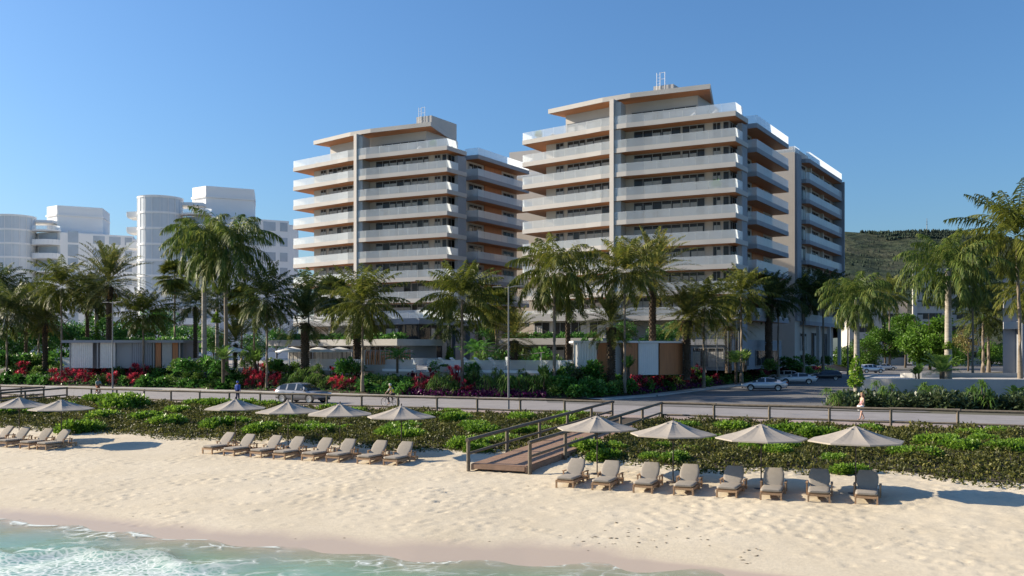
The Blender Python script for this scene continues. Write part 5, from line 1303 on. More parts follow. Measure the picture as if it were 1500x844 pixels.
# entrance ramp
x, y = at_depth(620, 101), 101
o = thing('entrance_ramp', 'pale sloping entrance ramp rising to the glass lobby', 'ramp', (x, y, DECK))
b = MB(); vs = [(-4, 0, -.1), (9, -3, -.1), (9.5, 9, 1.0), (2, 11, 1.0), (-4, 0, .02), (9, -3, .02), (9.5, 9, 1.02), (2, 11, 1.02)]
b.add(vs, [(0, 1, 2, 3)][::-1] + [(4, 5, 6, 7), (0, 1, 5, 4), (1, 2, 6, 5), (2, 3, 7, 6), (3, 0, 4, 7)]); b.build('slope', 'concrete', o)
g = MB(); railing(g, [(-4, 0), (2, 11)], .3, 1.0); railing(g, [(9, -3), (9.5, 9)], .5, 1.0); g.build('glass_panel', 'rail_glass', o)
# white parasols
def parasol():
    o = thing('parasol', 'x', 'umbrella', (0, 0, 0), 0, 'white parasols on the pool terrace')
    b = MB(); b.tube([(0, 0, 0), (0, 0, 2.55)], .035, 6); b.box((0, 0, .05), (.6, .6, .1)); b.build('pole', 'white', o)
    b = MB(); n = 16; s = 1.7
    rim = [(s * max(-1, min(1, 1.3 * math.cos(2 * math.pi * k / n + .2))), s * max(-1, min(1, 1.3 * math.sin(2 * math.pi * k / n + .2))), 2.12 + .04 * math.cos(4 * math.pi * k / n)) for k in range(n)]
    mid = [(p[0] * .5, p[1] * .5, 2.36) for p in rim]; low = [(p[0], p[1], 2.0) for p in rim]
    b.add(mid + rim + low, [(k, (k + 1) % n, n + (k + 1) % n, n + k) for k in range(n)] + [(n + k, n + (k + 1) % n, 2 * n + (k + 1) % n, 2 * n + k) for k in range(n)], 0, True)
    b.add(mid + [(0, 0, 2.6)], [(k, (k + 1) % n, n) for k in range(n)], 0, True); b.build('canopy', 'whitecanvas', o)
    return o
PA = parasol()
for px, Y, lb in ((341, 106, 'white parasol farthest left on the terrace, below the tall royal palms'), (428, 102, 'white parasol left of the thick date palm trunk'), (467, 102, 'white parasol right of the thick date palm trunk'), (497, 104, 'rightmost white parasol in front of the low pavilion')):
    place_copy(PA, used, (at_depth(px, Y), Y, DECK), R(20), 1.0, lb)
# slatted cabana bench: row of curved hoops
Y = 98.5; x0, x1 = at_depth(537, Y), at_depth(604, Y)
o = thing('hoop_cabana', 'long brown striped hooped daybed shelter in front of the glass lobby', 'cabana', (x0, Y, DECK + .7))
b = MB(); b.box(((x1 - x0) / 2, .3, -.35), (x1 - x0 + .6, 2.4, .69)); b.build('plinth', 'deck', o); b = MB(); L = x1 - x0
prof = [(-.9, 0), (-.9, .9), (-.75, 1.25), (-.4, 1.42), (.3, 1.45), (.9, 1.4)]
for i in range(18):
    xa = L * i / 18; w = L / 18 * .72; 
    for (ya, za), (yb, zb) in zip(prof[:-1], prof[1:]):
        b.obox((xa, ya, za), (w, 0, 0), (0, yb - ya, zb - za), (0, -.05, .05))
b.build('slats', 'panelwood', o)
b = MB()
for i in range(0, 19, 2):
    xa = L * i / 18 - .03; b.tube([(xa, p[0] - .05, p[1] + .05) for p in prof], .055, 6, ref=(1, 0, 0))
b.build('hoops', 'canvas', o)
b = MB(); b.box((L / 2, .2, .3), (L * .98, 1.4, .5)); b.build('daybed', 'whitecanvas', o)
# terrace chairs
def chair():
    o = thing('terrace_lounger', 'x', 'lounger', (0, 0, 0), 0, 'white loungers on the pool terrace')
    f = MB(); f.box((0, 0, .25), (1.9, .62, .06))
    for sx in (-.8, .8):
        for sy in (-.26, .26): f.box((sx, sy, .11), (.06, .06, .22))
    f.build('frame', 'white', o); c = MB(); c.box((-.3, 0, .34), (1.25, .6, .12)); c.obox((.33, -.3, .32), (.6, 0, .5), (0, .6, 0), (-.09, 0, .1)); c.build('cushion', 'whitecanvas', o)
    return o
CH = chair()
for i, (px, Y) in enumerate(((655, 94.5), (672, 95.5), (690, 96), (707, 96.5), (728, 95))):
    place_copy(CH, used, (at_depth(px, Y), Y, DECK + .55), R(-150), 1.0, f'white terrace lounger, {ordinal(i + 1)} from the left between ramp and pool cabana')
b = MB(); xs0 = at_depth(648, 96); b.prism([(0, -3.2), (8.6, -2.2), (8.4, 4), (0, 4)], 0, .55); tag(b.build('pool_platform', 'deck', None, (xs0, 96, DECK)), 'raised stone platform carrying the white terrace loungers', 'platform')
# pinkish fabric pergola
Y = 97.5; x0 = at_depth(748, Y)
o = thing('pergola', 'small pinkish canvas pergola with white posts left of the pool cabana', 'pergola', (x0, Y, DECK))
b = MB(); b.add([(-.5, -1.2, 1.5), (3.6, -1.2, 1.95), (3.6, 1.4, 1.95), (-.5, 1.4, 1.5), (-.5, -1.2, 1.56), (3.6, -1.2, 2.01), (3.6, 1.4, 2.01), (-.5, 1.4, 1.56)], [(3, 2, 1, 0), (4, 5, 6, 7), (0, 1, 5, 4), (1, 2, 6, 5), (2, 3, 7, 6), (3, 0, 4, 7)]); b.build('canopy', 'canvas', o)
for xx, zz in ((0, 1.53), (3.2, 1.9)):
    for yy in (-1, 1.2): b = MB(); b.tube([(xx, yy, 0), (xx, yy, zz)], .05, 6); b.build('post', 'white', o)
# tall frameless gate screen at the foot of right tower
Y = 103; x0 = at_depth(1018, Y)
o = thing('mesh_screen', 'tall grey mesh sports fence behind the dark trunks at the right tower foot', 'fence', (x0, Y, DECK))
b = MB(); Ls = at_depth(1090, Y) - x0
for i in range(5): b.tube([(Ls * i / 4, i * .6, -.3), (Ls * i / 4, i * .6, 4.4)], .05, 6)
b.build('post', 'lampsteel', o); b = MB()
for k in range(12): b.tube([(0, 0, .3 + k * .37), (Ls, 2.4, .3 + k * .37)], .012, 4)
for k in range(26): b.tube([(Ls * k / 25, 2.4 * k / 25, 0), (Ls * k / 25, 2.4 * k / 25, 4.4)], .01, 4)
b.build('mesh', 'lampsteel', o)
# ------------------------------------------------------------ palms
def frond_arrays(spec, seed):
    r = np.random.default_rng(seed); P, D, W, L, Wd, dr, mi = [], [], [], [], [], [], []
    nf = spec['n']; UP = np.array([0, 0, 1.0])
    for i in range(nf):
        az = i * 2.39996 + r.uniform(-.25, .25); u = (i + .5) / nf
        el = R(spec['top'] + (spec['low'] - spec['top']) * u ** spec.get('pw', .9)) + r.uniform(-.12, .12)
        Lf = spec['R'] * (.80 + .25 * math.sin(math.pi * min(1, u * 1.15))) * r.uniform(.9, 1.08); droop = spec['droop'] * r.uniform(.75, 1.25)
        ns = spec['st']; ds = Lf / ns; p = np.array([math.cos(az) * .10, math.sin(az) * .10, spec.get('h0', .1) * (1 - u)]); e = el; daz = r.uniform(-.25, .25)
        for k in range(ns):
            t = k / ns; a = az + daz * t
            T = np.array([math.cos(a) * math.cos(e), math.sin(a) * math.cos(e), math.sin(e)])
            S = np.array([-math.sin(a), math.cos(a), 0]); Nn = np.cross(T, S) * -1; Nn = np.cross(S, T) if np.cross(S, T)[2] > 0 else np.cross(T, S)
            # rachis blade
            P.append(p); D.append(T); W.append(S); L.append(ds * 1.6); Wd.append(.10 * (1 - .75 * t) * spec['R'] / 3.5); dr.append(0); mi.append(0)
            if t > spec.get('bare', .14):
                tt = (t - .1) / .9; ll = spec['leaf'] * (math.sin(math.pi * (.14 + .84 * tt)) ** .7) * r.uniform(.85, 1.1)
                for s in (-1, 1):
                    pl = spec.get('plume', 0.0); tw = r.uniform(-pl, pl) if pl else 0
                    d = S * s * spec.get('side', .85) + T * spec.get('fwd', .55) + Nn * (spec.get('vee', .25) + tw) - UP * spec.get('hang', .3) + r.normal(size=3) * spec.get('jit', 0.0)
                    d = d / np.linalg.norm(d); w = np.cross(d, np.cross(S, T)); w = T - d * np.dot(T, d); w /= max(np.linalg.norm(w), 1e-4)
                    w = w * .8 + Nn * .35; w /= np.linalg.norm(w)
                    P.append(p + T * ds * r.uniform(0, .6)); D.append(d); W.append(w); L.append(ll); Wd.append(spec['w'] * r.uniform(.8, 1.15)); dr.append(ll * spec.get('ldroop', .35) * r.uniform(.6, 1.3)); mi.append(0)
            p = p + T * ds; e -= droop * ds / Lf * (.45 + 1.1 * t)
    return [np.array(x) for x in (P, D, W, L, Wd, dr)]
def fan_arrays(spec, seed):
    r = np.random.default_rng(seed); P, D, W, L, Wd, dr = [], [], [], [], [], []
    for i in range(spec['n']):
        az = i * 2.39996 + r.uniform(-.2, .2); u = (i + .5) / spec['n']; el = R(80 - 130 * u) + r.uniform(-.15, .15)
        T = np.array([math.cos(az) * math.cos(el), math.sin(az) * math.cos(el), math.sin(el)]); S = np.array([-math.sin(az), math.cos(az), 0]); Nn = np.cross(S, T)
        pet = spec['R'] * .5 * r.uniform(.8, 1.1); c = T * pet
        P.append(np.zeros(3)); D.append(T); W.append(S); L.append(pet * 1.3); Wd.append(.06); dr.append(0)
        for k in range(17):
            a = (k - 8) / 8 * 1.75; d = T * math.cos(a) + S * math.sin(a) + Nn * .12; d /= np.linalg.norm(d)
            w = np.cross(d, Nn); ll = spec['R'] * .55 * (1 - .18 * abs(a)) * r.uniform(.9, 1.08)
            P.append(c); D.append(d); W.append(w / max(np.linalg.norm(w), 1e-4)); L.append(ll); Wd.append(ll * .16); dr.append(ll * .30)
    return [np.array(x) for x in (P, D, W, L, Wd, dr)]
SPECS = {
 'coco': dict(n=46, R=3.6, top=86, low=-36, droop=.92, st=46, leaf=.66, w=.07, jit=.22, hang=.75, ldroop=.45, vee=.2, h0=.5),
 'coco2': dict(n=50, R=3.6, top=87, low=-46, droop=1.0, st=46, leaf=.64, w=.07, jit=.24, hang=.6, ldroop=.4, vee=.25, h0=.6),
 'royal': dict(n=34, R=3.8, top=86, low=-40, droop=1.7, st=60, leaf=.72, w=.07, jit=.3, hang=.75, ldroop=.6, vee=.1, plume=.5, h0=.5, side=.8),
 'date': dict(n=72, R=3.3, top=89, low=-36, droop=.7, st=44, leaf=.48, w=.055, jit=.12, hang=.05, ldroop=.12, vee=.45, fwd=.75, h0=.8),
 'king': dict(n=36, R=3.4, top=87, low=-40, droop=.9, st=46, leaf=.62, w=.075, jit=.25, hang=.35, ldroop=.3, vee=.35, plume=.3, h0=.5)}
CROWN = {}
def crown_mesh(kind, m, k):
    key = (kind, m, k)
    if key not in CROWN:
        a = fan_arrays(dict(n=52, R=2.4), 50 + k) if kind == 'fan' else frond_arrays(SPECS[kind], 60 + k * 7 + len(kind))
        CROWN[key] = leaf_mesh('palm_crown', *a, m)
    return CROWN[key], (2.4 if kind == 'fan' else SPECS[kind]['R'])
def palm(kind, px, cy, Y, rad_px, label, m='palm', tr='trunk', tw=.17, base=None, fruit=False, lean=0, var=0):
    x = at_depth(px, Y); zc = z_at(cy, Y); rad = rad_px * Y / FPX
    x0 = x - lean; z0 = base if base is not None else DECK - .1
    o = thing('palm_tree', label, 'palm tree', (x0, Y, z0), 0, None)
    h = zc - z0; b = MB(); n = 14
    thick = tr == 'datetrunk'
    pts = [(lean * (i / n) ** 1.6, .06 * math.sin(i * .8 + px), h * i / n) for i in range(n + 1)]
    pts[0] = (0, 0, -.4)
    rad_t = [tw * (1.35 - .5 * min(1, i / 3) if not thick else 1.0 + .12 * (i == 0)) * (1 if thick else (1 - .25 * i / n)) for i in range(n + 1)]
    if thick: rad_t[-1] *= 1.35; rad_t[-2] *= 1.3
    if thick:
        # knobbly leaf-base bosses round the trunk
        k = max(6, int(h / .22)); rows = []
        for i in range(k):
            z = h * (i + .5) / k; t = i / k; rr = tw * (1 + .25 * (t > .85)); 
            for q in range(7):
                a = 2 * math.pi * (q + .5 * (i % 2)) / 7
                xx = lean * t ** 1.6; b.box((xx + rr * math.cos(a), rr * math.sin(a), z), (.10, .17, .17), a)
    if tr == 'paletrunk':
        rr2 = []; pp2 = []; k = int(h / .28)
        for i in range(k + 1):
            t = i / k; z = h * t
            for dz_, s in ((0, 1.06), (.04, 1.0)):
                pp2.append((lean * t ** 1.6, .0, z + dz_)); rr2.append(tw * (1.25 - .35 * t) * s)
        b.tube(pp2, rr2, 12)
    else: b.tube(pts, rad_t, 10)
    b.build('trunk', tr, o)
    if kind in ('royal', 'king'):
        b = MB(); b.tube([(lean, 0, h - 1.1), (lean, 0, h - .5), (lean, 0, h + .25)], [tw * .85, tw * 1.05, tw * .5], 10); b.build('crown_shaft', 'mid', o)
    me, R0 = crown_mesh(kind, m, var); c = link_mesh('crown', me, o, (lean, 0, h)); s = rad / (R0 * .80); c.scale = (s, s, s); c.rotation_euler = (0, 0, rnd.uniform(0, 6.28))
    if fruit:
        b = MB(); r = random.Random(int(px))
        for i in range(5):
            a = r.uniform(0, 6.28); q = Vector((lean, 0, h)); e = q + Vector((math.cos(a) * s * .6, math.sin(a) * s * .6, -.7 * s)); b.tube([q, q.lerp(e, .6) + Vector((0, 0, .15)), e], [.03, .03, .05], 5)
            for k in range(14): b.lathe([(0, .05), (.045, 0), (0, -.05)], 5, 0, tuple(e + Vector((r.uniform(-.18, .18), r.uniform(-.18, .18), r.uniform(-.35, .05)))))
        b.build('fruit_cluster', 'orange', o)
    return o, x0, z0
HB = .8
PALMS = [
 # kind, px, crown py, Y, radius px, label, kwargs
 ('coco', 10, 462, 118, 50, 'coconut palm with drooping crown at the left edge of the garden', dict(m='palmdark', base=HB)),
 ('coco2', -6, 428, 128, 42, 'taller dark palm cut by the left edge of the frame', dict(m='palmdark')),
 ('coco', 38, 442, 130, 36, 'dark palm behind the left edge coconut palm', dict(m='palmdark', tr='datetrunk')),
 ('coco2', 57, 455, 124, 38, 'slim palm with yellowish lower fronds left of the garden pavilion', dict(m='palm')),
 ('date', 66, 474, 119, 36, 'short thick date palm with orange fruit left of the garden pavilion', dict(m='date', tr='datetrunk', tw=.3, fruit=True)),
 ('coco2', 90, 424, 114, 43, 'pale thin trunked coconut palm just left of the garden pavilion', dict(base=HB, tw=.15, var=1)),
 ('coco', 128, 432, 132, 36, 'dark palm behind the big date palm at the garden pavilion', dict(m='palmdark', tr='datetrunk', tw=.22)),
 ('coco2', 141, 438, 116, 34, 'vine wrapped palm trunk beside the big date palm and lamp', dict(m='palmdark', tr='paletrunk', tw=.2, var=1)),
 ('date', 160, 420, 112, 52, 'big date palm with wide crown in front of the garden pavilion', dict(m='date', tr='datetrunk', tw=.33, fruit=True)),
 ('coco', 210, 462, 110, 40, 'short coconut palm right of the left street lamp', dict(base=HB, var=1)),
 ('fan', 256, 406, 122, 27, 'slim fan palm left of the two tall royal palms', dict(m='palm', tw=.17)),
 ('king', 286, 450, 112, 34, 'dark low palm under the two tall royal palms', dict(m='palmdark', tr='datetrunk', tw=.2)),
 ('royal', 299, 360, 104, 58, 'left of the two tall royal palms, with upright feathered fronds', dict(m='royal', tr='paletrunk', tw=.24, var=1)),
 ('royal', 331, 368, 101, 70, 'tallest royal palm with arching fronds before the white towers', dict(m='royal', tr='trunk', tw=.27)),
 ('king', 318, 440, 118, 26, 'palm trunk with ferns between the tall royal palms', dict(m='palmdark', tr='paletrunk', tw=.2, var=1)),
 ('fan', 354, 442, 120, 26, 'fan palm with ragged fruit stalks right of the tall royal palms', dict(m='palm', tw=.17, fruit=True)),
 ('date', 345, 505, 108, 34, 'low stemless palm clump in front of the fan palm', dict(m='date', tr='datetrunk', tw=.2)),
 ('coco2', 391, 442, 98, 50, 'coconut palm with thin trunk left of the low pavilion roof', dict(base=HB, m='palmdark', tw=.15)),
 ('king', 372, 470, 124, 30, 'dark palm behind the coconut palm left of the low pavilion', dict(m='palmdark')),
 ('king', 452, 432, 118, 36, 'upright palm in front of the left corner of the left tower', dict(m='palmdark', var=1)),
 ('date', 447, 474, 99, 46, 'thick date palm standing between the white parasols', dict(m='palmdark', tr='datetrunk', tw=.42)),
 ('fan', 487, 432, 122, 30, 'dark fan palm in front of the left tower balconies', dict(m='palmdark', tr='datetrunk', tw=.2)),
 ('coco2', 531, 450, 90.5, 58, 'bushy coconut palm left of the entrance lobby, close to the road', dict(base=HB, var=1, tw=.16)),
 ('date', 523, 478, 102, 40, 'thick dark date palm trunk directly behind the bushy coconut palm', dict(m='palmdark', tr='datetrunk', tw=.4)),
 ('coco', 677, 440, 88.5, 58, 'golden green coconut palm right of the entrance lobby', dict(base=HB, tw=.2, m='palm')),
 ('king', 658, 478, 112, 34, 'palm with fern covered trunk beside the lobby piers', dict(m='palmdark', tr='paletrunk', tw=.2)),
 ('fan', 727, 450, 112, 32, 'fan palm left of the middle street lamp', dict(m='palm', tw=.18)),
 ('date', 753, 500, 92, 40, 'bushy low date palm with orange fruit right of the middle lamp', dict(m='date', tr='datetrunk', tw=.36, fruit=True)),
 ('royal', 812, 404, 87, 66, 'large sunlit feather palm in front of the right tower, left of cabana', dict(base=HB, m='palm', tr='trunk', tw=.2, var=2)),
 ('king', 832, 440, 106, 42, 'dark palm behind the large sunlit feather palm', dict(m='palmdark', tr='datetrunk', tw=.25)),
 ('coco', 915, 402, 87, 54, 'coconut palm with pale thin trunk in front of the pool cabana', dict(base=HB, tw=.16, var=2, m='palm')),
 ('date', 956, 410, 96, 58, 'tall date palm rising behind the pool cabana', dict(m='date', tr='datetrunk', tw=.33, var=1)),
 ('date', 895, 480, 89, 44, 'short date palm with thick trunk at the front of the pool cabana', dict(m='date', tr='datetrunk', tw=.38, base=1.6)),
 ('date', 1006, 470, 96, 42, 'short date palm at the right end of the pool cabana', dict(m='date', tr='datetrunk', tw=.38, fruit=True, base=1.7)),
 ('coco2', 1031, 452, 98, 44, 'coconut palm with grey green crown right of the pool cabana', dict(base=HB, tw=.17, m='palm', var=1)),
 ('coco2', 1086, 436, 106, 42, 'upright coconut palm beside the right tower side balconies', dict(base=1.0, tw=.18, m='palm')),
 ('date', 1067, 478, 110, 36, 'date palm with orange fruit before the mesh sports fence', dict(m='date', tr='datetrunk', tw=.36, fruit=True)),
 ('date', 1126, 446, 122, 40, 'very dark thick palm at the foot of the right tower', dict(m='palmdark', tr='datetrunk', tw=.45)),
 ('coco', 1140, 440, 124, 34, 'thin dark palm right of the very dark thick palm', dict(m='palmdark', base=1.2, var=1)),
 ('coco2', 1177, 433, 140, 36, 'dark palm in front of the rear wing wall of the right tower', dict(m='palmdark', base=1.2, tw=.2)),
 ('coco', 1206, 430, 143, 36, 'dark palm in front of the rear wing balconies', dict(m='palmdark', base=1.2, tw=.2, var=2)),
 ('coco2', 1242, 446, 160, 30, 'dark palm between the right tower and the round trees', dict(m='palmdark', base=0, var=1)),
 ('royal', 1255, 440, 74, 52, 'royal palm with vine wrapped pale trunk behind the walking woman', dict(base=0, m='royal', tr='paletrunk', tw=.2, var=1)),
 ('coco2', 1303, 434, 215, 30, 'slim coconut palm in front of the round trees, far off', dict(base=0, m='palm', tr='trunk', tw=.26, var=2)),
 ('royal', 1389, 398, 80, 66, 'large royal palm with ringed pale trunk in the curved planter', dict(base=1.85, m='royal', tr='paletrunk', tw=.25, var=2)),
 ('coco', 1425, 425, 120, 44, 'dark palm behind the large royal palm of the planter', dict(base=0, m='palmdark', var=2)),
 ('king', 1440, 462, 178, 42, 'dark double trunked palm on the forecourt left of the grey block', dict(base=0, m='palmdark', tw=.34)),
 ('king', 1448, 470, 181, 38, 'second dark trunk close beside the forecourt palm', dict(base=0, m='palmdark', tw=.34, var=1)),
 ('coco', 1489, 352, 82, 80, 'tall coconut palm with reddish brown trunk at the right edge', dict(base=1.85, m='palm', tw=.19, lean=-.35)),
 ('coco2', 1512, 425, 100, 54, 'lower palm behind the tall coconut palm at the right edge', dict(base=1.85, m='palm')),
]
for kd, px, cy, Y, rp, lb, kw in PALMS: palm(kd, px, cy, Y, rp, lb, **kw)

# ------------------------------------------------------------ shrubs
def shell(n, r, rx, rz, size, w, up=.35, lobes=1):
    cs = [np.zeros(3)] if lobes == 1 else [np.array([r.uniform(-.5, .5) * rx, r.uniform(-.5, .5) * rx, r.uniform(-.1, .25) * rz]) for _ in range(lobes)]
    ci = np.array([cs[i % len(cs)] for i in range(n)]); sc = 1.0 if lobes == 1 else .68
    d = unit(r.normal(size=(n, 3))); d[:, 2] = np.abs(d[:, 2]) * 1.0 - .12; d = unit(d)
    rad = r.random(n) ** .35
    P = ci + d * rad[:, None] * np.array([rx, rx, rz]) * sc; P[:, 2] = np.maximum(P[:, 2], .02)
    D = unit(d * 1.0 + r.normal(size=(n, 3)) * .55 + np.array([0, 0, up])); W = unit(np.cross(D, r.normal(size=(n, 3))))
    # keep blades roughly facing up
    S = unit(np.cross(D, np.array([0, 0, 1.0]))); W = unit(S + W * .6)
    return P, D, W, size * r.uniform(.6, 1.25, n), w * r.uniform(.7, 1.2, n), size * .35 * r.random(n)
def rosettes(nst, r, spread, hmin, hmax, per, Ll, w, droop, top=80, low=-10):
    A = [[] for _ in range(6)]; stems = []
    for s in range(nst):
        a = r.uniform(0, 6.28); q = spread * math.sqrt(r.random()); h = r.uniform(hmin, hmax); c = np.array([math.cos(a) * q, math.sin(a) * q, h]); stems.append(c)
        for i in range(per):
            az = i * 2.39996 + r.uniform(-.2, .2); el = R(top + (low - top) * (i + .5) / per) + r.uniform(-.12, .12)
            D = np.array([math.cos(az) * math.cos(el), math.sin(az) * math.cos(el), math.sin(el)]); ll = Ll * r.uniform(.75, 1.15)
            A[0].append(c); A[1].append(D); A[2].append(np.array([-math.sin(az), math.cos(az), 0])); A[3].append(ll); A[4].append(w * r.uniform(.8, 1.2)); A[5].append(ll * droop * r.uniform(.5, 1.4))
    return [np.array(x) for x in A], stems
SH = {}
def shrub_kind(kind, k):
    key = (kind, k)
    if key in SH: return SH[key]
    r = np.random.default_rng(1000 + k * 31 + sum(map(ord, kind))); stems = None
    if kind == 'broad': a = shell(520, r, .95, 1.25, .36, .22, .1, 4); m = 'broad'
    elif kind == 'mid': a = shell(620, r, .95, 1.2, .26, .14, .25, 4); m = 'mid'
    elif kind == 'grey': a = shell(560, r, 1.15, 1.45, .36, .17, .05, 5); m = 'greyleaf'
    elif kind == 'red': a, stems = rosettes(10, r, .75, .35, 1.55, 26, .62, .10, .28); m = 'red'
    elif kind == 'darkred': a, stems = rosettes(11, r, .85, .3, 1.4, 26, .58, .09, .3); m = 'darkred'
    elif kind == 'strap': a, stems = rosettes(8, r, .7, .5, 1.7, 30, .75, .07, .75); m = 'mid'
    elif kind == 'banana': a, stems = rosettes(3, r, .3, .5, 1.1, 8, 1.3, .36, .25, 86, 35); m = 'mid'
    elif kind == 'cycad': a = frond_arrays(dict(n=26, R=1.15, top=80, low=5, droop=.9, st=18, leaf=.28, w=.06, hang=.05, ldroop=.1, vee=.3, h0=.1, bare=.1), 700 + k); m = 'mid'; stems = [np.array([0, 0, .05])]
    elif kind == 'fern': a = frond_arrays(dict(n=20, R=1.5, top=80, low=10, droop=1.3, st=16, leaf=.42, w=.07, hang=.3, ldroop=.3, vee=.2, h0=.1, bare=.1), 800 + k); m = 'broad'; stems = [np.array([0, 0, .05])]
    elif kind == 'dune': a = shell(2300, r, 1.05, .62, .17, .115, .45, 6); m = 'dune'
    elif kind == 'vine': a = shell(420, r, .42, 1.5, .26, .17, -.1, 1); m = 'dune'
    SH[key] = (leaf_mesh(kind + '_foliage', *a, m), stems); return SH[key]
NAMES = {'broad': ('broadleaf_shrub', 'dark green broadleaf shrub', 'shrub'), 'mid': ('leafy_shrub', 'mid green leafy shrub', 'shrub'), 'grey': ('schefflera_shrub', 'grey green leafy shrub', 'shrub'),
         'red': ('cordyline_plant', 'bright red spiky cordyline', 'plant'), 'darkred': ('cordyline_plant', 'dark red spiky cordyline', 'plant'), 'strap': ('dracaena_plant', 'green strap leaved dracaena', 'plant'),
         'banana': ('banana_plant', 'upright banana plant', 'plant'), 'cycad': ('cycad_plant', 'green cycad rosette', 'plant'), 'fern': ('fern_plant', 'arching fern like palm', 'plant'), 'dune': ('dune_bush', 'bright green low bush', 'bush'), 'vine': ('climbing_vine', 'green climbing vine', 'vine')}
SHRUBS = []
def shrub(kind, x, y, z, s, where, label=None, sz=None):
    nm, ds, cat = NAMES[kind]; k = rnd.randrange(3); me, stems = shrub_kind(kind, k)
    rz = rnd.uniform(0, 6.28); sc = (s, s, s * (sz or rnd.uniform(.88, 1.12)))
    if stems is not None and kind in ('red', 'darkred', 'strap', 'banana', 'cycad', 'fern'):
        o = thing(nm, label or '', cat, (x, y, z), rz); o.scale = sc; link_mesh('leaves', me, o)
        key = ('stem', kind, k)
        if key not in SH:
            b = MB()
            for c in stems: b.tube([(c[0] * .6, c[1] * .6, -1.5 if kind in ('cycad', 'fern') else -.2), (c[0], c[1], c[2])], [.11, .13] if kind in ('cycad', 'fern') else [.09, .05] if kind == 'banana' else [.025, .02], 6)
            st = b.build('stems', 'bark', o); SH[key] = st.data
        else: link_mesh('stems', SH[key], o)
    else:
        o = link_mesh(nm, me, None, (x, y, z)); o.rotation_euler = (0, 0, rz); o.scale = sc; o['category'] = cat
        if label: o['label'] = label
    if not label: SHRUBS.append((where, kind, px_of(x, y), y, o))
    return o
def along(poly, step_fn):
    out = []; acc = 0
    for a, c in zip(poly[:-1], poly[1:]):
        a = Vector(a); c = Vector(c); d = c - a; L = d.length; n = Vector((-d.y, d.x)).normalized(); u = acc
        while u < L: p = a + d * (u / L); out.append((p, n)); u += step_fn(p)
        acc = u - L
    return out
def bed_kind(p, row):
    q = rnd.random()
    if p < 92: return 'red' if q < .18 else rnd.choice(['broad', 'broad', 'mid', 'banana' if row else 'broad'])
    if p < 165: return 'red' if q < .75 else 'mid'
    if p < 176: return 'strap'
    if p < 212: return 'red' if q < .8 else 'broad'
    if p < 365: return rnd.choice(['broad', 'broad', 'mid', 'mid', 'cycad' if row else 'broad'])
    if p < 412: return 'red' if q < .7 else 'darkred'
    if p < 475: return 'strap' if q < .5 else 'broad'
    if p < 528: return 'red' if q < .45 else ('darkred' if q < .75 else 'mid')
    if p < 600: return rnd.choice(['broad', 'fern', 'mid', 'broad'])
    if p < 640: return 'darkred' if q < .6 else 'red'
    if p < 665: return 'strap'
    if p < 692: return 'red' if q < .6 else 'darkred'
    if p < 790: return 'strap' if q < .65 else ('darkred' if row == 0 else 'broad')
    if p < 925: return rnd.choice(['broad', 'broad', 'broad', 'banana' if row > 1 else 'mid'])
    if p < 975: return 'red' if q < .75 else 'broad'
    if p < 1010: return 'strap' if q < .6 else 'darkred'
    if p < 1045: return 'darkred' if q < .65 else 'broad'
    if p < 1098: return rnd.choice(['broad', 'mid', 'cycad' if row else 'broad'])
    if p < 1162: return 'darkred' if q < .8 else 'broad'
    if p < 1185: return 'broad'
    if p < 1215: return 'darkred' if q < .6 else 'broad'
    return 'broad'
Hseg = [(-66, 115.6)] + H[2:13]
for row, off, st in ((0, 1.0, 1.75), (1, 3.0, 2.0), (2, 4.9, 2.6)):
    for p, n in along(Hseg, lambda p: st * (1 if p.y < 112 else 1.35 if p.y < 140 else 2.2)):
        x, y = p.x + n.x * (off + rnd.uniform(-.3, .3)), p.y + n.y * (off + rnd.uniform(-.3, .3)); pp = px_of(x, y)
        if pp < -15 or y > 178: continue
        k = bed_kind(pp, row); s = rnd.uniform(.85, 1.12) * (1.0 if row < 2 else .95)
        if row == 2 and pp < 300: s *= 1.2
        if row == 2 and (k in ('strap',) or 250 < pp < 330 or 540 < pp < 640): s *= .7
        shrub(k, x, y, bed_z(off) - .08, s, 'bed')
# planter front at right
for i in range(30):
    px = 1222 + i * 10.2; Y = 70.5 - (px - 1222) * .012 + (i % 3) * 1.5
    k = 'grey' if i % 7 else 'strap'
    x = at_depth(px, Y); shrub(k, x, Y, -.02, rnd.uniform(.98, 1.22) * (1.0 if i % 2 else .9), 'planter')
for px, Y, z, s, lb in ((1358, 75.6, .5, 1.15, 'pale green cycad rising above the planter shrubs, left of three'), (1425, 74, .6, .95, 'cycad among the planter shrubs, middle of three'), (1489, 72.5, .6, 1.1, 'cycad in front of the planter wall at the right edge')):
    shrub('cycad', at_depth(px, Y), Y, z, s, '', lb)
o = shrub('cycad', at_depth(1380, 79.5), 79.5, 2.5, 1.7, '', 'large cycad on the planter at the foot of the royal palm')
shrub('banana', at_depth(1346, 79), 79, 1.9, .95, '', 'banana plant on the planter left of the large cycad')
shrub('vine', at_depth(1254, 73.7), 73.7, 1.7, 1.15, '', 'vine climbing the pale royal palm trunk behind the walking woman', 1.3)
shrub('vine', at_depth(1389, 79.8), 79.8, 4.6, .85, '', 'fern tuft on the ringed royal palm trunk in the planter', .5)
shrub('vine', at_depth(317, 117.6), 117.6, 8.0, 1.2, '', 'fern tuft on the palm trunk between the tall royal palms', .7)
shrub('vine', at_depth(659, 111.6), 111.6, 3.2, 1.1, '', 'fern covering the palm trunk beside the lobby piers', 1.0)
shrub('vine', at_depth(142, 115.6), 115.6, 5.2, .8, '', 'vine on the palm trunk beside the big date palm', 2.2)
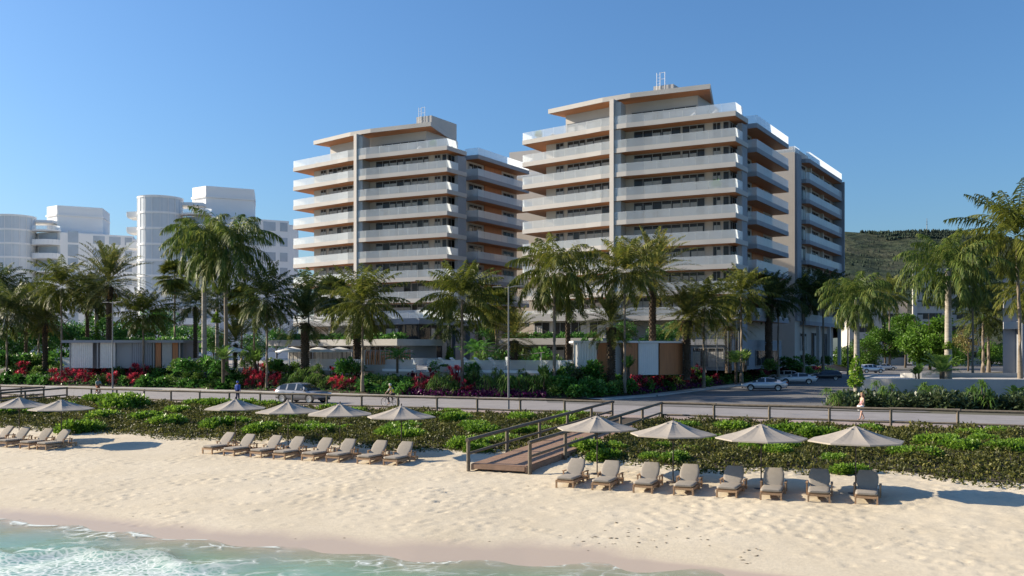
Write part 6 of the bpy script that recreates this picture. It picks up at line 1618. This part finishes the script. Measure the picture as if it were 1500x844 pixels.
# terrace planting behind the screens
for px, Y, k, s, z in ((272, 103, 'broad', 1.3, 2.2), (290, 104, 'mid', 1.3, 2.2), (306, 103, 'broad', 1.2, 2.2), (262, 105, 'mid', 1.2, 2.2), (322, 101, 'broad', 1.1, 2.2), (362, 100, 'strap', 1.2, 2.2), (378, 100, 'banana', 1.4, 2.2), (410, 100, 'broad', 1.1, 2.2), (400, 101, 'mid', 1.1, 2.2), (430, 100, 'mid', 1.0, 2.2), (505, 96, 'broad', 1.3, 2.2), (517, 95.5, 'mid', 1.15, 2.2), (552, 99, 'grey', .9, 3.4),
                       (327, 98.6, 'cycad', 1.5, 3.4), (582, 94.5, 'fern', 1.15, 3.7), (775, 96, 'broad', 1.1, 2.2), (797, 100, 'broad', 1.4, 2.4), (808, 99, 'mid', 1.4, 2.4), (790, 103, 'broad', 1.4, 3.0), (1078, 104, 'cycad', 1.5, 3.0), (1092, 108, 'banana', 1.4, 2.2), (866, 88.5, 'broad', 1.2, 1.9), (854, 88, 'grey', .9, 1.9), (921, 88.6, 'banana', 1.2, 1.9), (1130, 116, 'mid', 1.2, 2.0), (1158, 128, 'broad', 1.4, 2.0), (1186, 142, 'mid', 1.4, 2.2), (1210, 150, 'mid', 1.3, 2.2), (722, 97, 'broad', 1.2, 2.2), (708, 104, 'mid', 1.6, 2.4), (736, 104, 'broad', 1.6, 2.6), (757, 106, 'mid', 1.7, 2.6), (700, 108, 'fern', 1.7, 4.2), (4, 121, 'broad', 1.7, 2.2), (20, 123, 'mid', 1.6, 2.2), (34, 121, 'broad', 1.7, 2.2), (48, 123, 'broad', 1.6, 2.2), (61, 121, 'mid', 1.7, 2.2), (75, 122, 'broad', 1.6, 2.2), (92, 121, 'broad', 1.7, 2.2), (640, 95, 'broad', .9, 2.2), (652, 94, 'mid', .9, 2.2), (690, 92, 'broad', .8, 2.2), (765, 92, 'mid', 1.0, 2.2), (820, 92, 'broad', 1.1, 2.2), (832, 91, 'mid', 1.1, 2.2)):
    shrub(k, at_depth(px, Y), Y, z, s, 'terrace')
# roof planting
def roof_plants(label, pts, z, n, kind, seed):
    r = np.random.default_rng(seed); a, c, dv = [np.array(p) for p in pts]
    u = r.random(n); v = r.random(n); P = a[None] + (c - a)[None] * u[:, None] + dv[None] * v[:, None]
    P = np.concatenate([P, (z + r.random(n) ** .7 * .75 * (.6 + .4 * np.sin(u * 40)))[:, None]], 1)
    D = unit(r.normal(size=(n, 3)) * .6 + np.array([0, -.3, .6])); W = unit(np.cross(D, r.normal(size=(n, 3))))
    o = link_mesh('roof_planting', leaf_mesh('roof_planting', P, D, W, r.uniform(.25, .5, n), r.uniform(.12, .24, n), r.random(n) * .15, kind)); tag(o, label, 'ground cover', kind='stuff')
q = Vector((-13.1, 105.0)); e = q + EL * -23
roof_plants('low green planting on the roof of the low pavilion', ((q.x + EL.x * -.5 + SD.x * .4, q.y + EL.y * -.5 + SD.y * .4), (e.x + SD.x * .4, e.y + SD.y * .4), (SD.x * 2.2, SD.y * 2.2)), DECK + 3.4, 5200, 'broad', 1)
roof_plants('green planting on the lower terrace slab of the right tower', ((3.2 - 2.2 * ER.x - 4.6 * SD.x, 121 - 2.2 * ER.y - 4.6 * SD.y), (3.2 + 10 * ER.x - 4.6 * SD.x, 121 + 10 * ER.y - 4.6 * SD.y), (SD.x * 2, SD.y * 2)), DECK + 3.6, 2600, 'broad', 2)
xl = at_depth(842, 92)
roof_plants('dense greenery behind and above the pool cabana roof', ((xl + 1, 98.6), (xl + 11.5, 102.6), (.3, 2.0)), DECK + 2.6, 5200, 'broad', 3)
roof_plants('greenery on the flat roof behind the garden pavilion', ((at_depth(112, 118), 118), (at_depth(260, 116), 116.5), (0, 3)), DECK + 3.0, 4200, 'broad', 4)
# hedge floor cover
def floor_cover(label, poly, off0, off1, n, kind, zf, pa, pb, seed, size=.3):
    r = np.random.default_rng(seed); seg = [(Vector(a), Vector(c)) for a, c in zip(poly[:-1], poly[1:])]; Ls = np.array([(c - a).length for a, c in seg]); pr = Ls / Ls.sum()
    P = []
    while len(P) < n:
        i = r.choice(len(seg), p=pr); a, c = seg[i]; d = c - a; nn = Vector((-d.y, d.x)).normalized(); t = r.random(); o = r.uniform(off0, off1); p = a + d * t + nn * o
        if pa < px_of(p.x, p.y) < pb: P.append((p.x, p.y, bed_z(max(o, 0)) + r.random() * zf))
    P = np.array(P); D = unit(r.normal(size=(n, 3)) * .7 + np.array([0, 0, .6])); W = unit(np.cross(D, r.normal(size=(n, 3))))
    o = link_mesh('ground_cover', leaf_mesh('ground_cover', P, D, W, r.uniform(.6, 1.2, n) * size, r.uniform(.3, .55, n) * size, r.random(n) * .1, kind)); tag(o, label, 'ground cover', kind='stuff')
floor_cover('low dark green ground cover under the hedge plants', Hseg, .05, 6.0, 14000, 'broad', .3, -20, 1235, 5)
floor_cover('low purple ground plants along the road edge', Hseg, .05, 1.2, 2600, 'purple', .42, 585, 800, 6)
floor_cover('low purple ground plants beside the junction', Hseg, .05, 1.0, 1300, 'purple', .40, 925, 1060, 7)

# ------------------------------------------------------------ round trees
def tree(px, top, Y, rpx, label, m='tree', base=0.0, sq=1.0, n=5200, name='broadleaf_tree', bare=0):
    r = np.random.default_rng(int(px * 7 + top)); x = at_depth(px, Y); rad = rpx * Y / FPX; zt = z_at(top, Y); H_ = zt - base
    o = thing(name, label, 'tree', (x, Y, base))
    rz = max(rad * sq, .1); zc = H_ - rz * .92
    b = MB(); b.tube([(0, 0, -.3), (.1, 0, H_ * .2), (0, .1, H_ * .5), (.1, 0, H_ * .85)], [rad * .055, rad * .045, rad * .035, rad * .01], 8)
    for i in range(9):
        a = i * 2.4; z = H_ * (.25 + .05 * i); q = rad * r.uniform(.5, .85); b.tube([(0, 0, z), (q * .5 * math.cos(a), q * .5 * math.sin(a), z + rad * .25), (q * math.cos(a), q * math.sin(a), z + rad * r.uniform(.3, .7))], [rad * .025, rad * .016, rad * .006], 5)
    b.build('trunk', 'bark', o)
    nl = 26; cs = []
    for i in range(nl):
        d = unit(r.normal(size=3)); d[2] = d[2] * .9 + .05; cs.append(np.array([0, 0, zc]) + d * np.array([rad, rad, rz]) * r.uniform(.45, .78))
    cs = np.array(cs); ci = cs[r.integers(0, nl, n)]; d = unit(r.normal(size=(n, 3)))
    lr = rad * r.uniform(.26, .40, nl); idx = r.integers(0, nl, n); ci = cs[idx]
    P = ci + d * (lr[idx] * r.random(n) ** .4)[:, None] * np.array([1, 1, .8])
    P[:, 2] = np.maximum(P[:, 2], H_ * .06)
    D = unit(d + r.normal(size=(n, 3)) * .6 + np.array([0, 0, -.15])); W = unit(np.cross(D, r.normal(size=(n, 3))))
    sz = rad * .085
    c = link_mesh('crown', leaf_mesh('tree_crown', P, D, W, sz * r.uniform(.7, 1.4, n), sz * .62 * r.uniform(.7, 1.3, n), sz * .2 * r.random(n), m), o); return o
tree(1362, 458, 205, 46, 'large round bright green tree left of the planter royal palm', sq=1.05, n=9000)
tree(1326, 452, 225, 34, 'round green tree behind the slim far coconut palm', sq=1.1, n=6500)
tree(1296, 474, 215, 30, 'round green tree above the farthest silver car', sq=1.0, n=6000)
tree(1268, 492, 205, 26, 'small bright green tree right of the rear wing, above the street', sq=1.1, n=4500)
tree(1240, 500, 200, 24, 'small green tree beside the rear wing of the right tower', sq=1.1, n=4500, m='tree')
tree(1418, 470, 190, 24, 'thin yellowish tree right of the planter royal palm', m='yellowtree', n=1500, sq=1.2)
tree(1452, 500, 240, 22, 'green tree behind the dark forecourt palms', n=4200)
tree(1475, 497, 250, 24, 'green tree left of the grey block', n=4200)
tree(1400, 500, 240, 26, 'green tree behind the planter royal palm trunk', n=4200)
for px, top, Y, rp, lb in ((-8, 470, 140, 34, 'dark garden tree at the left edge behind the palms'), (30, 474, 142, 32, 'dark garden tree behind the short fruiting date palm'), (72, 462, 144, 36, 'dark garden tree left of the pavilion roof'), (112, 466, 146, 34, 'dark garden tree behind the pavilion left end'), (150, 458, 146, 36, 'dark garden tree behind the big date palm'), (190, 466, 148, 34, 'dark garden tree behind the pavilion curtains'), (232, 450, 150, 32, 'green garden tree behind the pavilion right end'), (280, 470, 142, 32, 'dark garden tree behind the tall royal palms, left one'), (312, 474, 136, 26, 'dark garden tree between the tall royal palms'), (373, 488, 140, 24, 'dark garden tree left of the left tower'),(405, 478, 146, 20, 'dark garden tree at the left foot of the left tower')):
    tree(px, top, Y, rp, lb, m='broad', base=DECK - .2, n=4200, sq=.95)
o = tree(543, 441, 120, 9, 'round clipped topiary tree on the lobby roof terrace', base=8.3, n=2600, sq=.9)
tree(915, 468, 108, 24, 'dark tree behind the pool cabana roof', m='broad', base=DECK, n=3500); tree(960, 474, 108, 24, 'dark tree behind the tall date palm at the cabana', m='broad', base=DECK, n=3500)
tree(985, 470, 112, 18, 'dark tree at the right end of the cabana', m='broad', base=DECK, n=3000)
tree(713, 470, 120, 20, 'dark tree beneath the left tower side balconies', m='broad', base=DECK, n=3000)

# ------------------------------------------------------------ dune planting
def dune_cover():
    r = np.random.default_rng(21); n = 290000
    x = r.uniform(-54, 42, n); s = Sl(x) + .35 * np.sin(x * 1.3) + .5 * np.sin(x * .47 + 1) ; f = Fl(x) - .25
    y = s + (f - s) * r.random(n) ** 1.0
    # keep clear of boardwalk corridors
    def clear(lb, rb, lt, rt):
        t = (y - (lb[1] + rb[1]) / 2) / ((lt[1] + rt[1]) / 2 - (lb[1] + rb[1]) / 2)
        xl = lb[0] + (lt[0] - lb[0]) * t; xr = rb[0] + (rt[0] - rb[0]) * t
        return (x > xl - .0) & (x < xr + .0)
    k = ~clear((-2.1, 41.4), (.9, 40.2), (fA[-1].x - .1, fA[-1].y), (fB[0].x + .1, fB[0].y))
    k &= ~clear((-52.1, 65), (-49.2, 64), (fC[-1].x, fC[-1].y), (fA[0].x, fA[0].y))
    px = 750 + FPX * x / y; k &= (px > -160) & (px < 1900)
    k &= ~(r.random(n) < np.clip(.85 - (y - s) / 2.4, 0, .85))
    x, y = x[k], y[k]; s = s[k]; n = len(x)
    mound = .15 + .12 * np.sin(x * .9 + y * .7) + .14 * np.sin(x * 2.1 - y * 1.5) + .1 * np.sin(x * 4.2 + y * 3.1)
    mound = np.clip(mound, .05, .42) * np.clip((y - s) / 2.6, .12, 1)
    z = ground_z(x, y) + mound * r.random(n) ** .5
    P = np.stack([x, y, z], 1); D = unit(r.normal(size=(n, 3)) * .9 + np.array([-.1, -.25, .35])); W = unit(np.cross(D, r.normal(size=(n, 3))))
    o = link_mesh('dune_cover', leaf_mesh('dune_cover', P, D, W, r.uniform(.11, .26, n), r.uniform(.05, .10, n), r.random(n) * .06, 'cover')); tag(o, 'dark olive creeping ground cover over the dune between fence and sand', 'ground cover', kind='stuff')
    # litter / dark soil sheet below
    b = MB(); xs = np.linspace(-120, 60, 150)
    for i in range(len(xs) - 1):
        rows = []
        for X in (xs[i], xs[i + 1]):
            s0, f0 = float(Sl(X)) + 1.5 + .35 * math.sin(X * 1.3) + .5 * math.sin(X * .47 + 1), float(Fl(X)) - .1
            rows.append([(X, s0 + (f0 - s0) * t, gz(X, s0 + (f0 - s0) * t) + .055) for t in np.linspace(0, 1, 9)])
        for q in range(8): b.quad(rows[0][q], rows[1][q], rows[1][q + 1], rows[0][q + 1])
    tag(b.build('dune_soil', 'soil'), kind='structure')
dune_cover()
# bright bushes: photo bearings with dune depth fraction (0 sand edge .. 1 fence)
DB = [(12, 606, 1.0), (118, 630, 1.05), (140, 583, .8), (186, 592, 1.25), (175, 584, .9), (30, 596, .7), (60, 602, .7), (100, 590, .6), (150, 610, .9), (214, 612, .95), (240, 622, 1.0), (262, 598, .7), (295, 587, .7), (318, 589, .75), (358, 590, .7), (330, 600, .8), (352, 621, .85), (345, 619, .6), (381, 634, 1.0), (322, 626, .9), (412, 586, .7), (425, 606, .5), (445, 634, .8), (470, 632, .85), (487, 593, .7), (462, 621, .6), (520, 597, .6), (505, 625, .5), (574, 634, 1.0), (590, 628, .9), (600, 640, .9), (630, 604, .6), (673, 610, .9), (695, 620, .8), (705, 632, .9), (682, 655, 1.0), (722, 650, .7), (660, 600, .55), (768, 630, .8), (765, 607, .75), (790, 628, .7), (838, 606, .85), (822, 614, .8), (748, 647, .75), (702, 661, .7),
      (862, 660, .95), (884, 672, .95), (905, 655, .7), (1002, 620, .75), (1072, 622, .9), (1168, 628, 1.1), (1140, 626, .8), (1200, 634, 1.0), (1098, 655, .95), (1130, 662, .9), (1150, 654, .7), (990, 676, .9), (1010, 660, .6), (1243, 690, .95), (1222, 676, .7), (1272, 624, .75), (1345, 668, 1.0), (1375, 646, 1.1), (1320, 662, .8), (1405, 652, 1.0), (1440, 640, .8), (1468, 655, 1.0), (1492, 650, .9), (1420, 630, .7), (1460, 628, .7), (1205, 648, .5), (950, 672, .65), (968, 655, .6), (1045, 640, .55)]
for px, py, s in DB:
    x, y = at_ground(px, py + 6, -.3); z = gz(x, y); x, y = at_ground(px, py + 6, z); z = gz(x, y)
    if y > Fl(x) - .5: y = float(Fl(x)) - .7
    if y < Sl(x): y = float(Sl(x)) + .3
    o = shrub('dune', x, y, gz(x, y), s * 1.0 * y / 50, 'dune', None, None)
r = np.random.default_rng(77); b = MB()
for k in range(70):
    if k < 32: px, py = r.normal(905, 70), r.normal(797, 9)
    elif k < 42: px, py = r.uniform(1080, 1120), r.uniform(805, 835)
    else: px, py = r.uniform(60, 1480), r.uniform(700, 800)
    x, y = at_ground(px, py, -1.3); x, y = at_ground(px, py, gz(x, y))
    if y < float(Wl(x)) + .8 or y > float(Ll(x)): continue
    z = gz(x, y); q = r.uniform(.03, .07); a = r.uniform(0, 3)
    n = 7; top = [(x + q * r.uniform(.6, 1.5) * math.cos(6.283 * i / n + a), y + q * .7 * r.uniform(.6, 1.3) * math.sin(6.283 * i / n + a), z + .005) for i in range(n)]
    b.add(top + [(x, y, z + q * .35)], [(i, (i + 1) % n, n) for i in range(n)])
M['weed'] = mat('dried_seaweed', (.17, .13, .085), .95, var=.4, scale=9)
tag(b.build('seaweed', 'weed'), 'scattered dark bits of dried seaweed on the lower sand', 'seaweed', kind='stuff')

# labels of the numbered plants: counted from the left inside each bed, by kind
PLACE = {'bed': 'roadside bed', 'planter': 'planter bed', 'terrace': 'the terrace', 'dune': 'the dune'}
GR = {'bed': 'hedge plants in the roadside bed', 'planter': 'shrubs in front of the planter wall', 'terrace': 'terrace garden plants', 'dune': 'bright bushes on the dune'}
from collections import defaultdict
bins = defaultdict(list)
for w, k, p, y, o in SHRUBS: bins[(w, k)].append((p, y, o))
MARKS = [(12, 'left edge palm'), (90, 'pale thin palm'), (165, 'left lamp'), (210, 'short coconut palm'), (256, 'slim fan palm'), (331, 'tallest royal palm'), (391, 'thin dark palm'), (441, 'grey car'), (531, 'bushy coconut palm'), (573, 'yellow cyclist'), (677, 'golden palm'), (745, 'middle lamp'), (812, 'large feather palm'), (895, 'short cabana palm'), (956, 'tall date palm'), (1031, 'grey green palm'), (1121, 'nearest sedan'), (1170, 'second sedan'), (1212, 'dark hatchback'), (1263, 'walking woman'), (1360, 'middle cycad'), (1440, 'forecourt palm'), (1490, 'tall edge palm')]
for (w, k), lst in bins.items():
    lst.sort(key=lambda t: t[0])
    for i, (p, y, o) in enumerate(lst):
        nm = min(MARKS, key=lambda q: abs(q[0] - p))[1]
        o['label'] = f'{NAMES[k][1]} by the {nm}, {ordinal(i + 1)} from left in {PLACE[w]}' if len(lst) > 1 else f'{NAMES[k][1]} near the {nm} in {PLACE[w]}'
        o['group'] = GR[w]

# potted plants on a few balconies
for C, k, d, u, s_, nm in ((CL, 6, EL, -13.6, 1.0, 'left end of the left tower, third slab from the bottom'), (CL, 6, EL, -10.4, 1.0, 'left tower, right of the other pot near its left end'), (CL, 8, ER, 11.5, 1.2, 'lowest left tower balcony on the right half'),
                           (CR, 0, EL, -12.5, .9, 'roof terrace left corner of the right tower'), (CR, 3, ER, 13.2, 1.0, 'right tower, fourth slab from the top'), (CL, 0, ER, 13.0, .9, 'roof terrace right corner of the left tower')):
    p = P2(C, (d, u), (SD, .9)); z = Z0 - FH * k + SLAB
    o = thing('potted_plant', 'potted plant on the ' + nm, 'plant', (p[0], p[1], z)); b = MB(); b.lathe([(0, 0), (.2, 0), (.28, .45), (.24, .45), (.22, .38), (0, .38)], 12); b.build('pot', 'concrete', o)
    c = link_mesh('leaves', shrub_kind('broad', 1)[0], o, (0, 0, .35)); c.scale = (.55 * s_, .55 * s_, .75 * s_)
# ------------------------------------------------------------ light, sky, camera
w = bpy.data.worlds.new('World'); scene.world = w; w.use_nodes = True; nt = w.node_tree
sky = nt.nodes.new('ShaderNodeTexSky'); sky.sky_type = 'NISHITA'; sky.sun_disc = False
SUN_EL, SUN_AZ = R(23), R(-75)      # bearing from +Y towards +X
sky.sun_elevation = SUN_EL; sky.sun_rotation = SUN_AZ
sky.air_density = 1.6; sky.dust_density = 4; sky.ozone_density = 9; sky.altitude = 1500
bg = nt.nodes['Background']; bg.inputs[1].default_value = .083
nt.links.new(sky.outputs[0], bg.inputs[0])
ld = bpy.data.lights.new('sun', 'SUN'); ld.energy = 4.8; ld.angle = R(.5); ld.color = (1.0, .87, .69)
lo = bpy.data.objects.new('sun', ld); col.objects.link(lo)
to = Vector((math.sin(SUN_AZ) * math.cos(SUN_EL), math.cos(SUN_AZ) * math.cos(SUN_EL), math.sin(SUN_EL)))
lo.rotation_euler = to.to_track_quat('Z', 'Y').to_euler()
cd = bpy.data.cameras.new('camera'); cam = bpy.data.objects.new('camera', cd); col.objects.link(cam)
cam.location = (0, 0, CAMZ); cam.rotation_euler = (R(90), 0, 0)
cd.sensor_width = 36; cd.lens = FPX / 1500 * 36; cd.shift_y = (HOR - 422) / 1500
cd.clip_start = .5; cd.clip_end = 8000
scene.camera = cam
scene.view_settings.view_transform = 'Standard'; scene.view_settings.look = 'None'; scene.view_settings.gamma = 1; scene.view_settings.exposure = 1.02
scene.render.engine = 'CYCLES'
scene.render.resolution_x, scene.render.resolution_y = 1024, 576
